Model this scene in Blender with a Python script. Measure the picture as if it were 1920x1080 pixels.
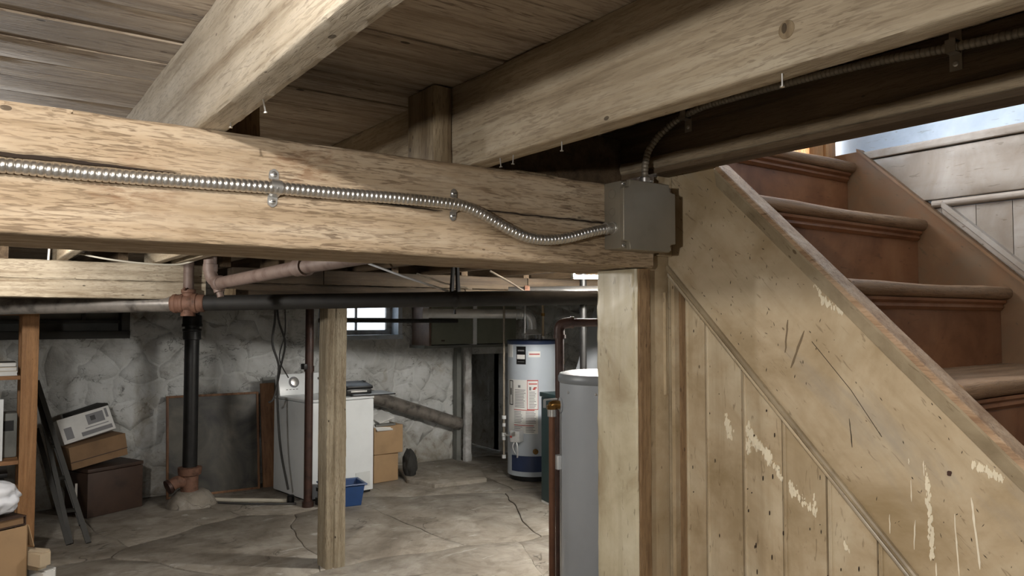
import bpy, bmesh, math, random
from mathutils import Vector, Matrix, noise
PI = math.pi
rnd = random.Random(7)
S = bpy.context.scene
for o in list(bpy.data.objects): bpy.data.objects.remove(o)
C = S.collection

# ------------------------------------------------------------------ camera
cd = bpy.data.cameras.new('camera'); cam = bpy.data.objects.new('camera', cd); C.objects.link(cam)
cd.sensor_width = 36.0; cd.sensor_fit = 'HORIZONTAL'; cd.lens = 36.0*1425/1920
cd.clip_start = 0.02; cd.clip_end = 200
cam.location = (0, 0, 1.67)
cam.rotation_euler = (math.radians(90+2.33), 0, math.radians(-35.35))
S.camera = cam
# ------------------------------------------------------------------ view and world
S.view_settings.view_transform = 'Standard'; S.view_settings.look = 'None'
S.view_settings.exposure = 0.0; S.view_settings.gamma = 1.0
S.view_settings.use_curve_mapping = False
W = bpy.data.worlds.new('world'); S.world = W; W.use_nodes = True
bgn = W.node_tree.nodes['Background']
bgn.inputs[0].default_value = (0.86, 0.93, 1.0, 1); bgn.inputs[1].default_value = 2.6
# ------------------------------------------------------------------ lamps
def lamp(name, kind, loc, power, color, size=0.05, rot=None, sy=None):
    d = bpy.data.lights.new(name, kind); d.energy = power; d.color = color
    if kind == 'AREA':
        d.size = size
        if sy: d.shape = 'RECTANGLE'; d.size_y = sy
    else: d.shadow_soft_size = size
    o = bpy.data.objects.new(name, d); C.objects.link(o); o.location = loc
    if rot: o.rotation_euler = rot
    return o
WARM = (1.0, 0.967, 0.925)
lamp('ceiling_bulb_light', 'POINT', (0.06, 0.10, 2.064), 58, WARM, 0.008)
lamp('work_light', 'POINT', (-0.57, 0.1, 1.80), 58, WARM, 0.03)
lamp('back_fill_light', 'POINT', (-0.10, 3.9, 1.93), 85, (1.0, 0.97, 0.93), 0.05)  # added fill, no bulb seen; brightens the back bay from out of view
lamp('hall_window_light', 'AREA', (1.62, 0.35, 3.25), 9, (0.76, 0.88, 1.0), 0.8, (0, math.radians(-38), 0), 1.2)
lamp('doorway_light', 'AREA', (1.9, 2.25, 2.9), 120, (0.95, 0.97, 1.0), 0.7, (math.radians(-75), 0, 0), 1.0)

# ------------------------------------------------------------------ materials
def lin(h):
    h = h.lstrip('#'); v = [int(h[i:i+2], 16)/255 for i in (0, 2, 4)]
    return tuple((c/12.92 if c <= .04045 else ((c+.055)/1.055)**2.4) for c in v) + (1,)
class NT:
    def __init__(s, name):
        s.m = bpy.data.materials.new(name); s.m.use_nodes = True; s.t = s.m.node_tree
        s.b = s.t.nodes['Principled BSDF']
    def n(s, typ, **kw):
        nd = s.t.nodes.new(typ)
        for k, v in kw.items(): setattr(nd, k, v)
        return nd
    def l(s, a, b): s.t.links.new(a, b)
    def val(s, sock, v):
        if hasattr(v, 'is_output'): s.l(v, sock)
        else: sock.default_value = v
    def coords(s, rand=True):
        tc = s.n('ShaderNodeTexCoord'); v = tc.outputs['Object']
        if rand:
            oi = s.n('ShaderNodeObjectInfo'); mu = s.n('ShaderNodeMath', operation='MULTIPLY'); s.l(oi.outputs['Random'], mu.inputs[0]); mu.inputs[1].default_value = 53.0
            ad = s.n('ShaderNodeVectorMath', operation='ADD'); s.l(v, ad.inputs[0]); s.l(mu.outputs[0], ad.inputs[1]); v = ad.outputs[0]
        return v
    def mul(s, v, k):
        m = s.n('ShaderNodeVectorMath', operation='MULTIPLY'); s.l(v, m.inputs[0]); m.inputs[1].default_value = k; return m.outputs[0]
    def noise(s, v, scale=1, detail=5, rough=.55, dist=0):
        q = s.n('ShaderNodeTexNoise'); s.l(v, q.inputs['Vector']); q.inputs['Scale'].default_value = scale
        q.inputs['Detail'].default_value = detail; q.inputs['Roughness'].default_value = rough; q.inputs['Distortion'].default_value = dist
        return q.outputs['Fac']
    def ramp(s, f, stops):
        r = s.n('ShaderNodeValToRGB'); s.l(f, r.inputs[0]); e = r.color_ramp.elements
        while len(e) < len(stops): e.new(.5)
        for el, (p, c) in zip(e, stops):
            el.position = p; el.color = c if isinstance(c, tuple) else (c, c, c, 1)
        return r.outputs[0]
    def mix(s, f, a, b, mode='MIX'):
        m = s.n('ShaderNodeMix', data_type='RGBA', blend_type=mode)
        s.val(m.inputs[0], f); s.val(m.inputs[6], a); s.val(m.inputs[7], b); return m.outputs[2]
    def math(s, op, a, b=0.0):
        m = s.n('ShaderNodeMath', operation=op); s.val(m.inputs[0], a); s.val(m.inputs[1], b); return m.outputs[0]
    def bump(s, h, strength=.3, dist=.003):
        b = s.n('ShaderNodeBump'); b.inputs['Strength'].default_value = strength; b.inputs['Distance'].default_value = dist
        s.l(h, b.inputs['Height']); s.l(b.outputs[0], s.b.inputs['Normal'])
    def out(s, color=None, rough=.7, metal=0.0, spec=None):
        if color is not None: s.val(s.b.inputs['Base Color'], color)
        s.val(s.b.inputs['Roughness'], rough); s.val(s.b.inputs['Metallic'], metal)
        if spec is not None: s.b.inputs['Specular IOR Level'].default_value = spec
        return s.m
def axvec(axis, along, across):
    return tuple(along if a == axis else across for a in 'XYZ')
def spots(t, v, scale, size, keep):
    vo = t.n('ShaderNodeTexVoronoi'); t.l(v, vo.inputs['Vector']); vo.inputs['Scale'].default_value = scale
    a = t.math('LESS_THAN', vo.outputs['Distance'], size)
    sep = t.n('ShaderNodeSeparateColor'); t.l(vo.outputs['Color'], sep.inputs[0])
    return t.math('MULTIPLY', a, t.math('LESS_THAN', sep.outputs[0], keep))
def wood(name, base, dark, light, axis='X', lines=.55, mott=.45, spot=.7, rough=.75, bump=.35, k=1.0, stain='#4a3524', lk=1.0, blot=0.0):
    t = NT(name); v = t.coords()
    g = t.noise(t.mul(v, axvec(axis, 1.3*k, 30*k)), 1, 6, .6, .3)
    c = t.ramp(g, [(.28, lin(dark)), (.48, lin(base)), (.72, lin(light))])
    f = t.noise(t.mul(v, axvec(axis, 24*lk, 230*lk)), 1, 3, .55, .8)
    fm = t.ramp(f, [(.50, 0.0), (.60, 1.0)])
    reg = t.ramp(t.noise(v, 6*k, 3), [(.32, .25), (.6, 1.0)])
    c = t.mix(t.math('MULTIPLY', t.math('MULTIPLY', fm, reg), lines), c, lin(stain), 'MIX')
    f2 = t.ramp(t.noise(t.mul(v, axvec(axis, 13*lk, 120*lk)), 1, 4, .6, 1.6), [(.585, 0.0), (.63, 1.0)])
    c = t.mix(t.math('MULTIPLY', t.math('MULTIPLY', f2, t.ramp(t.noise(v, 3.1*k, 3), [(.42, .1), (.6, 1.0)])), min(1, lines*1.25)), c, lin(stain))
    m = t.ramp(t.noise(v, 4.2*k, 6, .62), [(.44, 0.0), (.72, 1.0)])
    c = t.mix(t.math('MULTIPLY', m, mott), c, lin(dark))
    if blot:
        bl = t.math('MULTIPLY', t.ramp(t.noise(v, 3.4, 4, .6, .6), [(.53, 0.0), (.64, 1.0)]), t.ramp(t.noise(t.mul(v, axvec(axis, 18, 60)), 1, 5, .65, .6), [(.42, 0.0), (.6, 1.0)]))
        c = t.mix(t.math('MULTIPLY', bl, blot), c, lin('#6e4a2c'))
    sp = spots(t, t.mul(v, axvec(axis, .55, 1.0)), 17*k, .075, .26)
    c = t.mix(t.math('MULTIPLY', sp, spot), c, lin('#20160e'))
    sp2 = spots(t, t.mul(v, axvec(axis, .45, 1.0)), 41*k, .10, .12)
    c = t.mix(t.math('MULTIPLY', sp2, spot*.8), c, lin('#2c2016'))
    h = t.math('SUBTRACT', t.math('MULTIPLY', g, .8), t.math('MULTIPLY', fm, .5))
    t.bump(h, bump, .004)
    return t.out(c, rough, 0, .3)
def paint(name, base, stain, light, axis='Z', streak=.5, rough=.45, bump=.12, chips=0.0, dirt='#5b4a34', k=1.0, diag=0, smudge=None):
    t = NT(name); v = t.coords()
    if diag:
        vr = t.n('ShaderNodeVectorRotate', rotation_type='X_AXIS'); t.l(v, vr.inputs['Vector']); vr.inputs['Angle'].default_value = math.radians(diag); v = vr.outputs[0]
    n1 = t.noise(v, 5*k, 7, .62, .5)
    c = t.ramp(n1, [(.3, lin(stain)), (.5, lin(base)), (.7, lin(light))])
    g = t.noise(t.mul(v, axvec(axis, 2.0, 34)), 1, 5, .6, .3)
    gm = t.ramp(g, [(.5, 0.0), (.75, 1.0)])
    c = t.mix(t.math('MULTIPLY', gm, streak), c, lin(stain))
    sp = spots(t, t.mul(v, axvec(axis, .6, 1.0)), 17*k, .07, .26)
    c = t.mix(t.math('MULTIPLY', sp, .8), c, lin(dirt))
    sp2 = spots(t, t.mul(v, axvec(axis, .5, 1.0)), 40*k, .09, .16)
    c = t.mix(t.math('MULTIPLY', sp2, .75), c, lin(dirt))
    big = t.ramp(t.noise(v, 2.2*k, 5, .6, .8), [(.5, 0.0), (.68, 1.0)])
    c = t.mix(t.math('MULTIPLY', big, .5), c, lin(stain))
    sc = t.ramp(t.noise(t.mul(v, axvec(axis, 22, 110)), 1, 2, .5, 1.0), [(.66, 0.0), (.71, 1.0)])
    c = t.mix(t.math('MULTIPLY', sc, .45), c, lin(dirt))
    if chips:
        cm = t.ramp(t.noise(t.mul(v, axvec(axis, 14, 34)), 1, 6, .7, .4), [(.69, 0.0), (.71, 1.0)])
        c = t.mix(t.math('MULTIPLY', cm, chips), c, lin('#dcd3bd'))
    if smudge:
        sm = t.ramp(t.noise(t.mul(v, axvec(axis, 1.6, 4.5)), 1, 6, .6, .5), [(.52, 0.0), (.66, 1.0)]); c = t.mix(t.math('MULTIPLY', sm, .6), c, lin(smudge))
    t.bump(t.math('ADD', n1, t.math('MULTIPLY', g, .6)), bump, .004)
    rr = t.ramp(n1, [(.3, rough+.12), (.7, rough-.05)])
    return t.out(c, rr, 0, .4)
def plain(name, color, rough=.5, metal=0.0, var=.12, bump=0.0, scale=8, var2=None, spec=None):
    t = NT(name); v = t.coords()
    n = t.noise(v, scale, 5, .6)
    c0 = lin(color); d = tuple(x*(1-var*2.0) for x in c0[:3])+(1,); u = tuple(min(1, x*(1+var)) for x in c0[:3])+(1,)
    c = t.ramp(n, [(.3, d if var2 is None else lin(var2)), (.5, c0), (.72, u)])
    if bump: t.bump(n, bump, .003)
    return t.out(c, rough, metal, spec)
def emit(name, color, strength):
    t = NT(name); t.b.inputs['Base Color'].default_value = lin(color)
    t.b.inputs['Emission Color'].default_value = lin(color); t.b.inputs['Emission Strength'].default_value = strength
    return t.m
M = {}
M['beam'] = wood('sawn_fir', '#ae9a80', '#8a765b', '#c1b19a', 'X', lines=.66, mott=.45, k=1.0, bump=.3, blot=.6)
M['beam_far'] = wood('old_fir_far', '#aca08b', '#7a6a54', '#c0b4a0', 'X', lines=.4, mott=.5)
M['darksplit'] = plain('split_shade_and_nicks', '#2a1e14', .9, 0, .2)
M['beam_shaded'] = wood('shaded_timber', '#453b2f', '#2c251c', '#584c3d', 'X', lines=.4, mott=.5)  # darker copy of the far fir, lack of light put into the colour
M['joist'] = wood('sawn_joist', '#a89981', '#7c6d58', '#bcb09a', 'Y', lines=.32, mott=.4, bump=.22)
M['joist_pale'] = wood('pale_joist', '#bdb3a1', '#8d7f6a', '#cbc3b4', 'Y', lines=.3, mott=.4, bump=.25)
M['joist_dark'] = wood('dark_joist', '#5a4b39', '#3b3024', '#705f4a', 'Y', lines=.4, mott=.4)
M['plank'] = wood('floor_plank', '#aa9c8a', '#7b6b5a', '#bdb09f', 'X', lines=.5, mott=.55, spot=.8, k=.8, lk=.6)
M['block'] = wood('block_wood', '#8b7a60', '#5d4c38', '#a39378', 'Z', lines=.4, mott=.4)
M['post'] = wood('weathered_post', '#918671', '#675b48', '#a79e8a', 'Z', lines=.45, mott=.4, spot=.9)
M['postpaint'] = paint('post_paint', '#b4aa90', '#948568', '#c5bda6', 'Z', streak=.45, rough=.4, chips=0.0, dirt='#4b3a26')
M['brownstrip'] = wood('brown_casing', '#836a4d', '#5f4932', '#9c8464', 'Z', lines=.4, mott=.4)
M['panel'] = paint('panel_paint', '#ad9b7f', '#8d7a5b', '#beb198', 'Z', streak=.45, rough=.36)
M['skirt'] = paint('skirt_paint', '#ad9b7f', '#8e7a5a', '#beb097', 'Y', streak=.35, rough=.36, k=.8, diag=-45, smudge='#87827a')
M['mould'] = paint('mould_paint', '#92836a', '#6f6049', '#a6987e', 'Y', streak=.3, rough=.42, diag=-45)
M['capwood'] = wood('worn_cap', '#a98d70', '#806249', '#bfa78d', 'Y', lines=.4, mott=.5, rough=.55)
M['riser'] = paint('riser_paint', '#7e5233', '#643c22', '#8c6040', 'X', streak=.25, rough=.42, dirt='#4b2d18')
M['tread'] = wood('worn_tread', '#86684c', '#64482f', '#9d7f62', 'X', lines=.4, mott=.5, rough=.5)
M['wallboard'] = paint('stair_wall_paint', '#9b8f82', '#80705f', '#aea499', 'Y', streak=.35, rough=.4)
M['farskirt'] = paint('far_skirt_paint', '#765539', '#6d5a44', '#836346', 'Y', streak=.35, rough=.42, diag=-44)
M['pale'] = paint('pale_plaster', '#b4bec8', '#9ea9b4', '#c3ccd4', 'Y', streak=.2, rough=.5, dirt='#8a8880')
M['orange'] = wood('door_casing', '#c08a56', '#94622f', '#d3a26e', 'Z', lines=.25, mott=.2, rough=.45)
M['conduit'] = plain('galvanised_flex', '#cfcdc9', .3, .95, .08, 0, 20)
M['conduit_dull'] = plain('dull_flex', '#8d8476', .5, .45, .15, 0, 20)
M['steel'] = plain('zinc_steel', '#cfcecb', .33, .9, .08, .05, 25)
M['boxgrey'] = plain('grey_box_steel', '#8b8476', .42, .4, .09, .03, 9)
M['iron'] = plain('black_iron', '#1b1a19', .45, .2, .35, .2, 14)
M['drain'] = plain('cast_iron_drain', '#211f1c', .7, 0, .3, .3, 9, '#121110')
M['drain_grey'] = plain('grey_dusty_pipe', '#77716a', .4, .2, .3, .35, 10, '#3a3632')
M['rust'] = plain('rusty_iron', '#6f5040', .7, .15, .22, .4, 18, '#4a3226')
M['rust2'] = plain('rust_brown_paint', '#6f5e55', .6, .1, .15, .25, 14, '#5a463d')
M['rustdark'] = plain('dark_rust_pipe', '#3f2a22', .5, .2, .25, .2, 14)
M['galv'] = plain('galvanised_duct', '#d6d8d9', .34, .2, .1, .06, 10)
M['duct'] = plain('duct_greenish', '#75776a', .6, .2, .1, .05, 5)
M['ductend'] = plain('duct_end_brown', '#6d5a4e', .6, .2, .2, .1, 5)
M['white'] = plain('white_enamel', '#dfe3e4', .28, 0, .03, 0, 4)
M['whiteg'] = plain('white_enamel_side', '#c9cccb', .3, 0, .05, 0, 4)
M['heater'] = plain('heater_grey', '#b4bdc6', .35, 0, .03, 0, 5)
M['navy'] = plain('navy_band', '#2b3a5c', .4, 0, .08)
M['label'] = plain('label_white', '#dcdcd9', .5, 0, .03)
M['print'] = plain('print_grey', '#77777a', .6, 0, .05)
M['black'] = plain('black_plastic', '#0e0e0f', .4, 0, .1)
M['redprint'] = plain('red_print', '#b2433c', .5, 0, .05)
M['teal'] = plain('teal_enamel', '#173d40', .4, 0, .08)
M['tank'] = plain('grey_tank', '#a0a5aa', .36, .1, .05, .02, 3)
M['tanklid'] = plain('grey_tank_lid', '#7c8083', .42, .1, .06)
M['copper'] = plain('aged_copper', '#74523f', .42, .5, .15)
M['brass'] = plain('brass', '#94713f', .35, .9, .15)
M['yellow'] = plain('yellow_coat', '#d8c22e', .45, 0, .05)
M['blue'] = plain('blue_tub', '#23416f', .4, 0, .06)
M['card'] = plain('cardboard', '#9d8160', .8, 0, .07, .05, 6)
M['card2'] = plain('cardboard_dull', '#7d6246', .8, 0, .1, .05, 6)
M['cardpale'] = plain('cardboard_pale', '#b9a88e', .8, 0, .07, .05, 6)
M['trunk'] = plain('dark_trunk', '#3b2a20', .6, 0, .2, .15, 7)
M['paper'] = plain('paper_white', '#d2d2cf', .7, 0, .05)
M['bag'] = plain('white_bag', '#dfe2e8', .55, 0, .03, .2, 14)
M['darkcloth'] = plain('dark_cloth', '#2a2926', .9, 0, .2, .3, 16)
M['pine'] = wood('pine_shelf', '#97714d', '#7d5330', '#b98a5c', 'Z', lines=.2, mott=.3, spot=.6, rough=.6)
M['pineX'] = wood('pine_shelf_board', '#957050', '#7d5330', '#b58a5e', 'X', lines=.2, mott=.3, spot=.6, rough=.6)
M['frame'] = wood('frame_wood', '#75543a', '#55392a', '#8a684a', 'Z', lines=.2, mott=.3, rough=.5)
def pic_mat():
    t = NT('dusty_picture'); v = t.coords(False); n = t.noise(v, 2.6, 6, .6, .8)
    return t.out(t.ramp(n, [(.36, lin('#1c1b19')), (.5, lin('#3d3a32')), (.62, lin('#514d43'))]), .45)
M['glassdark'] = pic_mat()
M['rubber'] = plain('grey_cable', '#3b3a38', .6, 0, .1)
M['cablew'] = plain('pale_cable', '#b9b3a4', .6, 0, .06)
M['ladder'] = plain('dark_ladder', '#2e2d29', .6, 0, .15, .1)
M['tube'] = emit('lit_tube', '#fffaf2', 1050)
M['lowbounce'] = plain('low_bounce_wall', '#5b564e', .95, 0, .25, .6, 9, '#403c37')  # dark tone for the unseen near walls, cuts bounced light
M['winframe'] = paint('window_paint', '#a9a8a6', '#77736d', '#c6c6c6', 'X', streak=.3, rough=.6)
M['greycase'] = plain('grey_case', '#6c6d68', .6, 0, .12)
M['tealpic'] = plain('teal_print', '#2f8a98', .5, 0, .08)
def strokes(t, v, scale, width, lo, hi, dist=1.5):
    # short curved cracks: thin level lines of one noise, kept only where another noise is high
    n = t.noise(v, scale, 4, .55, dist); d = t.math('ABSOLUTE', t.math('SUBTRACT', n, .5))
    line = t.ramp(d, [(0.0, 1.0), (width, 0.0)])
    return t.math('MULTIPLY', line, t.ramp(t.noise(v, scale*.9, 2, .5), [(lo, 0.0), (hi, 1.0)]))
def stone_mat():
    t = NT('whitewashed_stone'); v = t.coords(False)
    n1 = t.noise(v, 2.6, 8, .65, .6); n2 = t.noise(v, 11, 6, .65, .3)
    c = t.ramp(n1, [(.3, lin('#8d8b86')), (.45, lin('#b4b5b2')), (.7, lin('#c9cbca'))])
    pk = t.ramp(n2, [(.30, 1.0), (.42, 0.0)])
    c = t.mix(t.math('MULTIPLY', pk, .55), c, lin('#66625b'))
    c = t.mix(t.math('MULTIPLY', strokes(t, t.mul(v, (1, 1, 1.5)), 4.2, .016, .52, .6), .7), c, lin('#3f3b35'))
    sx = t.n('ShaderNodeSeparateXYZ'); t.l(v, sx.inputs[0])
    low = t.ramp(t.math('ADD', sx.outputs[2], t.math('MULTIPLY', n2, .9)), [(.35, 1.0), (1.0, 0.0)])
    c = t.mix(t.math('MULTIPLY', low, .7), c, lin('#746853'))
    br = t.ramp(t.noise(v, 1.7, 5, .6, 1.0), [(.58, 0.0), (.68, 1.0)])
    c = t.mix(t.math('MULTIPLY', br, .5), c, lin('#857962'))
    t.bump(t.math('ADD', n2, n1), .7, .02)
    return t.out(c, .85, 0, .2)
M['stone'] = stone_mat()
def floor_mat():
    t = NT('worn_concrete'); v = t.coords(False)
    n1 = t.noise(v, 1.6, 9, .66, .8); n2 = t.noise(v, 7, 8, .68, .5); n3 = t.noise(t.mul(v, (2.2, 6, 1)), 1.4, 7, .65, .8)
    c = t.ramp(n1, [(.3, lin('#6f675c')), (.5, lin('#8f887d')), (.7, lin('#aaa59c'))])
    c = t.mix(t.math('MULTIPLY', t.ramp(n2, [(.36, 1.0), (.52, 0.0)]), .5), c, lin('#5d554b'))
    c = t.mix(t.math('MULTIPLY', t.ramp(n3, [(.60, 0.0), (.68, 1.0)]), .6), c, lin('#c8c6c1'))
    c = t.mix(t.math('MULTIPLY', strokes(t, v, 1.5, .008, .54, .58, .8), .8), c, lin('#3a342d'))
    t.bump(t.math('ADD', n2, n1), .5, .012)
    return t.out(c, t.ramp(n1, [(.3, .7), (.7, .5)]), 0, .35)
M['floor'] = floor_mat()
def glass_mat():
    t = NT('window_glass'); t.b.inputs['Transmission Weight'].default_value = 1.0
    t.b.inputs['Roughness'].default_value = .15; t.b.inputs['IOR'].default_value = 1.02
    t.b.inputs['Base Color'].default_value = (.95, .97, 1, 1); return t.m
M['glass'] = glass_mat()

# ------------------------------------------------------------------ mesh helpers
def origin(o):
    v = Vector((0, 0, 0))
    while o is not None: v = v + o.location; o = o.parent
    return v
class MB:
    def __init__(s): s.v = []; s.f = []
    def add(s, vs, fs, mat=None):
        b = len(s.v); s.v += [tuple(mat @ Vector(p)) if mat else tuple(p) for p in vs]
        s.f += [tuple(b+i for i in f) for f in fs]; return s
    def box(s, a, b, mat=None, bev=0.0):
        (x0, y0, z0), (x1, y1, z1) = a, b
        if bev <= 0:
            return s.add([(x0,y0,z0),(x1,y0,z0),(x1,y1,z0),(x0,y1,z0),(x0,y0,z1),(x1,y0,z1),(x1,y1,z1),(x0,y1,z1)],
                [(0,3,2,1),(4,5,6,7),(0,1,5,4),(1,2,6,5),(2,3,7,6),(3,0,4,7)], mat)
        bm = bmesh.new(); bmesh.ops.create_cube(bm, size=1)
        for v in bm.verts: v.co = Vector((x0+(v.co.x+.5)*(x1-x0), y0+(v.co.y+.5)*(y1-y0), z0+(v.co.z+.5)*(z1-z0)))
        bmesh.ops.bevel(bm, geom=bm.edges[:], offset=bev, segments=2, affect='EDGES', profile=.6)
        bm.verts.index_update(); s.add([v.co[:] for v in bm.verts], [[v.index for v in f.verts] for f in bm.faces], mat); bm.free(); return s
    def tube(s, pts, r, n=10, cap=True, closed=False):
        pts = [Vector(p) for p in pts]; m = len(pts); rs = r if isinstance(r, (list, tuple)) else [r]*m
        vs = []; up = None
        for i, p in enumerate(pts):
            t = (pts[min(i+1, m-1)]-pts[max(i-1, 0)]).normalized()
            if up is None:
                up = Vector((0, 0, 1)) if abs(t.z) < .9 else Vector((1, 0, 0))
            a = (up-t*up.dot(t)).normalized(); up = a; b = t.cross(a)
            for k in range(n):
                th = 2*PI*k/n; vs.append(p+(a*math.cos(th)+b*math.sin(th))*rs[i])
        fs = [(i*n+k, i*n+(k+1)%n, (i+1)*n+(k+1)%n, (i+1)*n+k) for i in range(m-1) for k in range(n)]
        if cap: fs += [tuple(range(n))[::-1], tuple((m-1)*n+k for k in range(n))]
        return s.add([v[:] for v in vs], fs)
    def lathe(s, prof, c=(0, 0, 0), n=32, axis=(0, 0, 1)):
        q = Vector((0, 0, 1)).rotation_difference(Vector(axis).normalized()).to_matrix()
        vs = []
        for r, z in prof:
            for k in range(n):
                th = 2*PI*k/n; vs.append(tuple(q @ Vector((r*math.cos(th), r*math.sin(th), z))+Vector(c)))
        m = len(prof)
        fs = [(i*n+k, i*n+(k+1)%n, (i+1)*n+(k+1)%n, (i+1)*n+k) for i in range(m-1) for k in range(n)]
        fs += [tuple(range(n))[::-1], tuple((m-1)*n+k for k in range(n))]
        return s.add(vs, fs)
    def prism(s, poly, fn, a, b):
        """poly: 2D points; fn(u,v,w) -> xyz; from w=a to w=b"""
        n = len(poly); vs = [fn(u, v, a) for u, v in poly]+[fn(u, v, b) for u, v in poly]
        return s.add(vs, [tuple(range(n))[::-1], tuple(range(n, 2*n))]+[(i, (i+1)%n, n+(i+1)%n, n+i) for i in range(n)])
    def build(s, name, mat, parent=None, smooth=True, ang=35, **props):
        me = bpy.data.meshes.new(name); og = origin(parent)
        me.from_pydata([(x-og.x, y-og.y, z-og.z) for x, y, z in s.v], [], s.f); me.validate()
        bm = bmesh.new(); bm.from_mesh(me); bmesh.ops.recalc_face_normals(bm, faces=bm.faces); bm.to_mesh(me); bm.free()
        if smooth:
            me.polygons.foreach_set('use_smooth', [True]*len(me.polygons)); me.set_sharp_from_angle(angle=math.radians(ang))
        me.materials.append(M[mat] if isinstance(mat, str) else mat)
        o = bpy.data.objects.new(name, me); C.objects.link(o); o.parent = parent
        for k, v in props.items(): o[k] = v
        return o
def thing(name, label, cat, loc=(0, 0, 0), group=None, kind=None):
    o = bpy.data.objects.new(name, None); C.objects.link(o); o.location = loc; o.empty_display_size = .05
    return tag(o, label, cat, group, kind)
def tag(o, label, cat, group=None, kind=None):
    o['label'] = label; o['category'] = cat
    if group: o['group'] = group
    if kind: o['kind'] = kind
    return o
def copy_tree(o, parent=None):
    c = o.copy(); C.objects.link(c); c.parent = parent
    for ch in list(o.children): copy_tree(ch, c)
    return c
def RZ(a, c=(0, 0, 0)):
    return Matrix.Translation(c) @ Matrix.Rotation(math.radians(a), 4, 'Z')
def timber(axis, lo, hi, nl=40, nc=5, amp=.0025, seed=0, rad=.006, groove=None, ncx=None, wob=1.0):
    """rough sawn timber: rounded rectangle swept along axis with uneven faces"""
    ai = 'XYZ'.index(axis); o1, o2 = [i for i in range(3) if i != ai]
    a0, a1 = lo[o1], hi[o1]; b0, b1 = lo[o2], hi[o2]; ncx = ncx or nc
    loop = []
    def side(p, q, n, nrm):
        for i in range(n):
            t = i/n; loop.append((p[0]+(q[0]-p[0])*t, p[1]+(q[1]-p[1])*t, nrm))
    r = rad
    side((a0+r, b0), (a1-r, b0), nc, (0, -1)); loop.append((a1-r, b0, (0, -1))); loop.append((a1-r*.3, b0+r*.3, (.7, -.7)))
    side((a1, b0+r), (a1, b1-r), ncx, (1, 0)); loop.append((a1, b1-r, (1, 0))); loop.append((a1-r*.3, b1-r*.3, (.7, .7)))
    side((a1-r, b1), (a0+r, b1), nc, (0, 1)); loop.append((a0+r, b1, (0, 1))); loop.append((a0+r*.3, b1-r*.3, (-.7, .7)))
    side((a0, b1-r), (a0, b0+r), ncx, (-1, 0)); loop.append((a0, b0+r, (-1, 0))); loop.append((a0+r*.3, b0+r*.3, (-.7, -.7)))
    n = len(loop); mb = MB(); vs = []
    for i in range(nl+1):
        t = lo[ai]+(hi[ai]-lo[ai])*i/nl
        for (u, v, nr) in loop:
            s3 = Vector((t*3.0+seed*7.1, u*9+seed, v*9)); s4 = Vector((t*14+seed, u*40, v*40+seed))
            d = amp*(noise.noise(s3)*1.3*wob+noise.noise(s4)*.7)
            if abs(nr[0]) == .7: d += amp*2.2*(noise.noise(Vector((t*22+seed*3, u*5, v*5)))-.25)
            if groove: d -= groove(t, u, v, nr)
            p = [0, 0, 0]; p[ai] = t; p[o1] = u+nr[0]*d; p[o2] = v+nr[1]*d
            vs.append(tuple(p))
    fs = [(i*n+k, i*n+(k+1)%n, (i+1)*n+(k+1)%n, (i+1)*n+k) for i in range(nl) for k in range(n)]
    fs += [tuple(range(n))[::-1], tuple(nl*n+k for k in range(n))]
    return mb.add(vs, fs)
def path(pts, step=.01):
    """Catmull-Rom through points, resampled at equal steps"""
    P = [Vector(p) for p in pts]; P = [P[0]*2-P[1]]+P+[P[-1]*2-P[-2]]; out = []
    for i in range(1, len(P)-2):
        for k in range(60):
            t = k/60; a, b, c, d = P[i-1:i+3]
            out.append(.5*((2*b)+(c-a)*t+(2*a-5*b+4*c-d)*t*t+(3*b-a-3*c+d)*t**3))
    out.append(P[-2].copy()); res = [out[0]]; acc = 0.0
    for a, b in zip(out, out[1:]):
        L = (b-a).length
        while acc+L >= step and L > 1e-9:
            q = (step-acc)/L; a = a+(b-a)*q; res.append(a.copy()); L = (b-a).length; acc = 0
        acc += L
    return res

# ------------------------------------------------------------------ SETTING
YB = 7.85
# floor: uneven base and cracked slabs lying in it
def clip(poly, a, b, c):
    out = []
    for i in range(len(poly)):
        p, q = poly[i], poly[(i+1) % len(poly)]
        dp, dq = a*p[0]+b*p[1]-c, a*q[0]+b*q[1]-c
        if dp <= 0: out.append(p)
        if dp*dq < 0:
            t = dp/(dp-dq); out.append((p[0]+(q[0]-p[0])*t, p[1]+(q[1]-p[1])*t))
    return out
def voronoi(seeds, rect):
    x0, y0, x1, y1 = rect; cells = []
    for i, s in enumerate(seeds):
        poly = [(x0, y0), (x1, y0), (x1, y1), (x0, y1)]
        for j, q in sorted(enumerate(seeds), key=lambda e: (e[1][0]-s[0])**2+(e[1][1]-s[1])**2)[1:26]:
            a, b = q[0]-s[0], q[1]-s[1]; c = (q[0]**2+q[1]**2-s[0]**2-s[1]**2)/2
            poly = clip(poly, a, b, c)
            if len(poly) < 3: break
        if len(poly) >= 3: cells.append(poly)
    return cells
def ragged(poly, amp, freq, step):
    """subdivide the edges and shake them by a shared noise field so that neighbours still fit"""
    out = []
    for i in range(len(poly)):
        p, q = poly[i], poly[(i+1) % len(poly)]; L = math.hypot(q[0]-p[0], q[1]-p[1]); n = max(1, int(L/step))
        for k in range(n):
            t = k/n; out.append((p[0]+(q[0]-p[0])*t, p[1]+(q[1]-p[1])*t))
    res = []
    for x, y in out:
        a = noise.noise(Vector((x*freq, y*freq, 3.1))); b = noise.noise(Vector((x*freq, y*freq, 9.7)))
        a += .5*noise.noise(Vector((x*freq*3, y*freq*3, 5.1))); b += .5*noise.noise(Vector((x*freq*3, y*freq*3, 1.7)))
        res.append((x+a*amp, y+b*amp))
    return res
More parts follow.
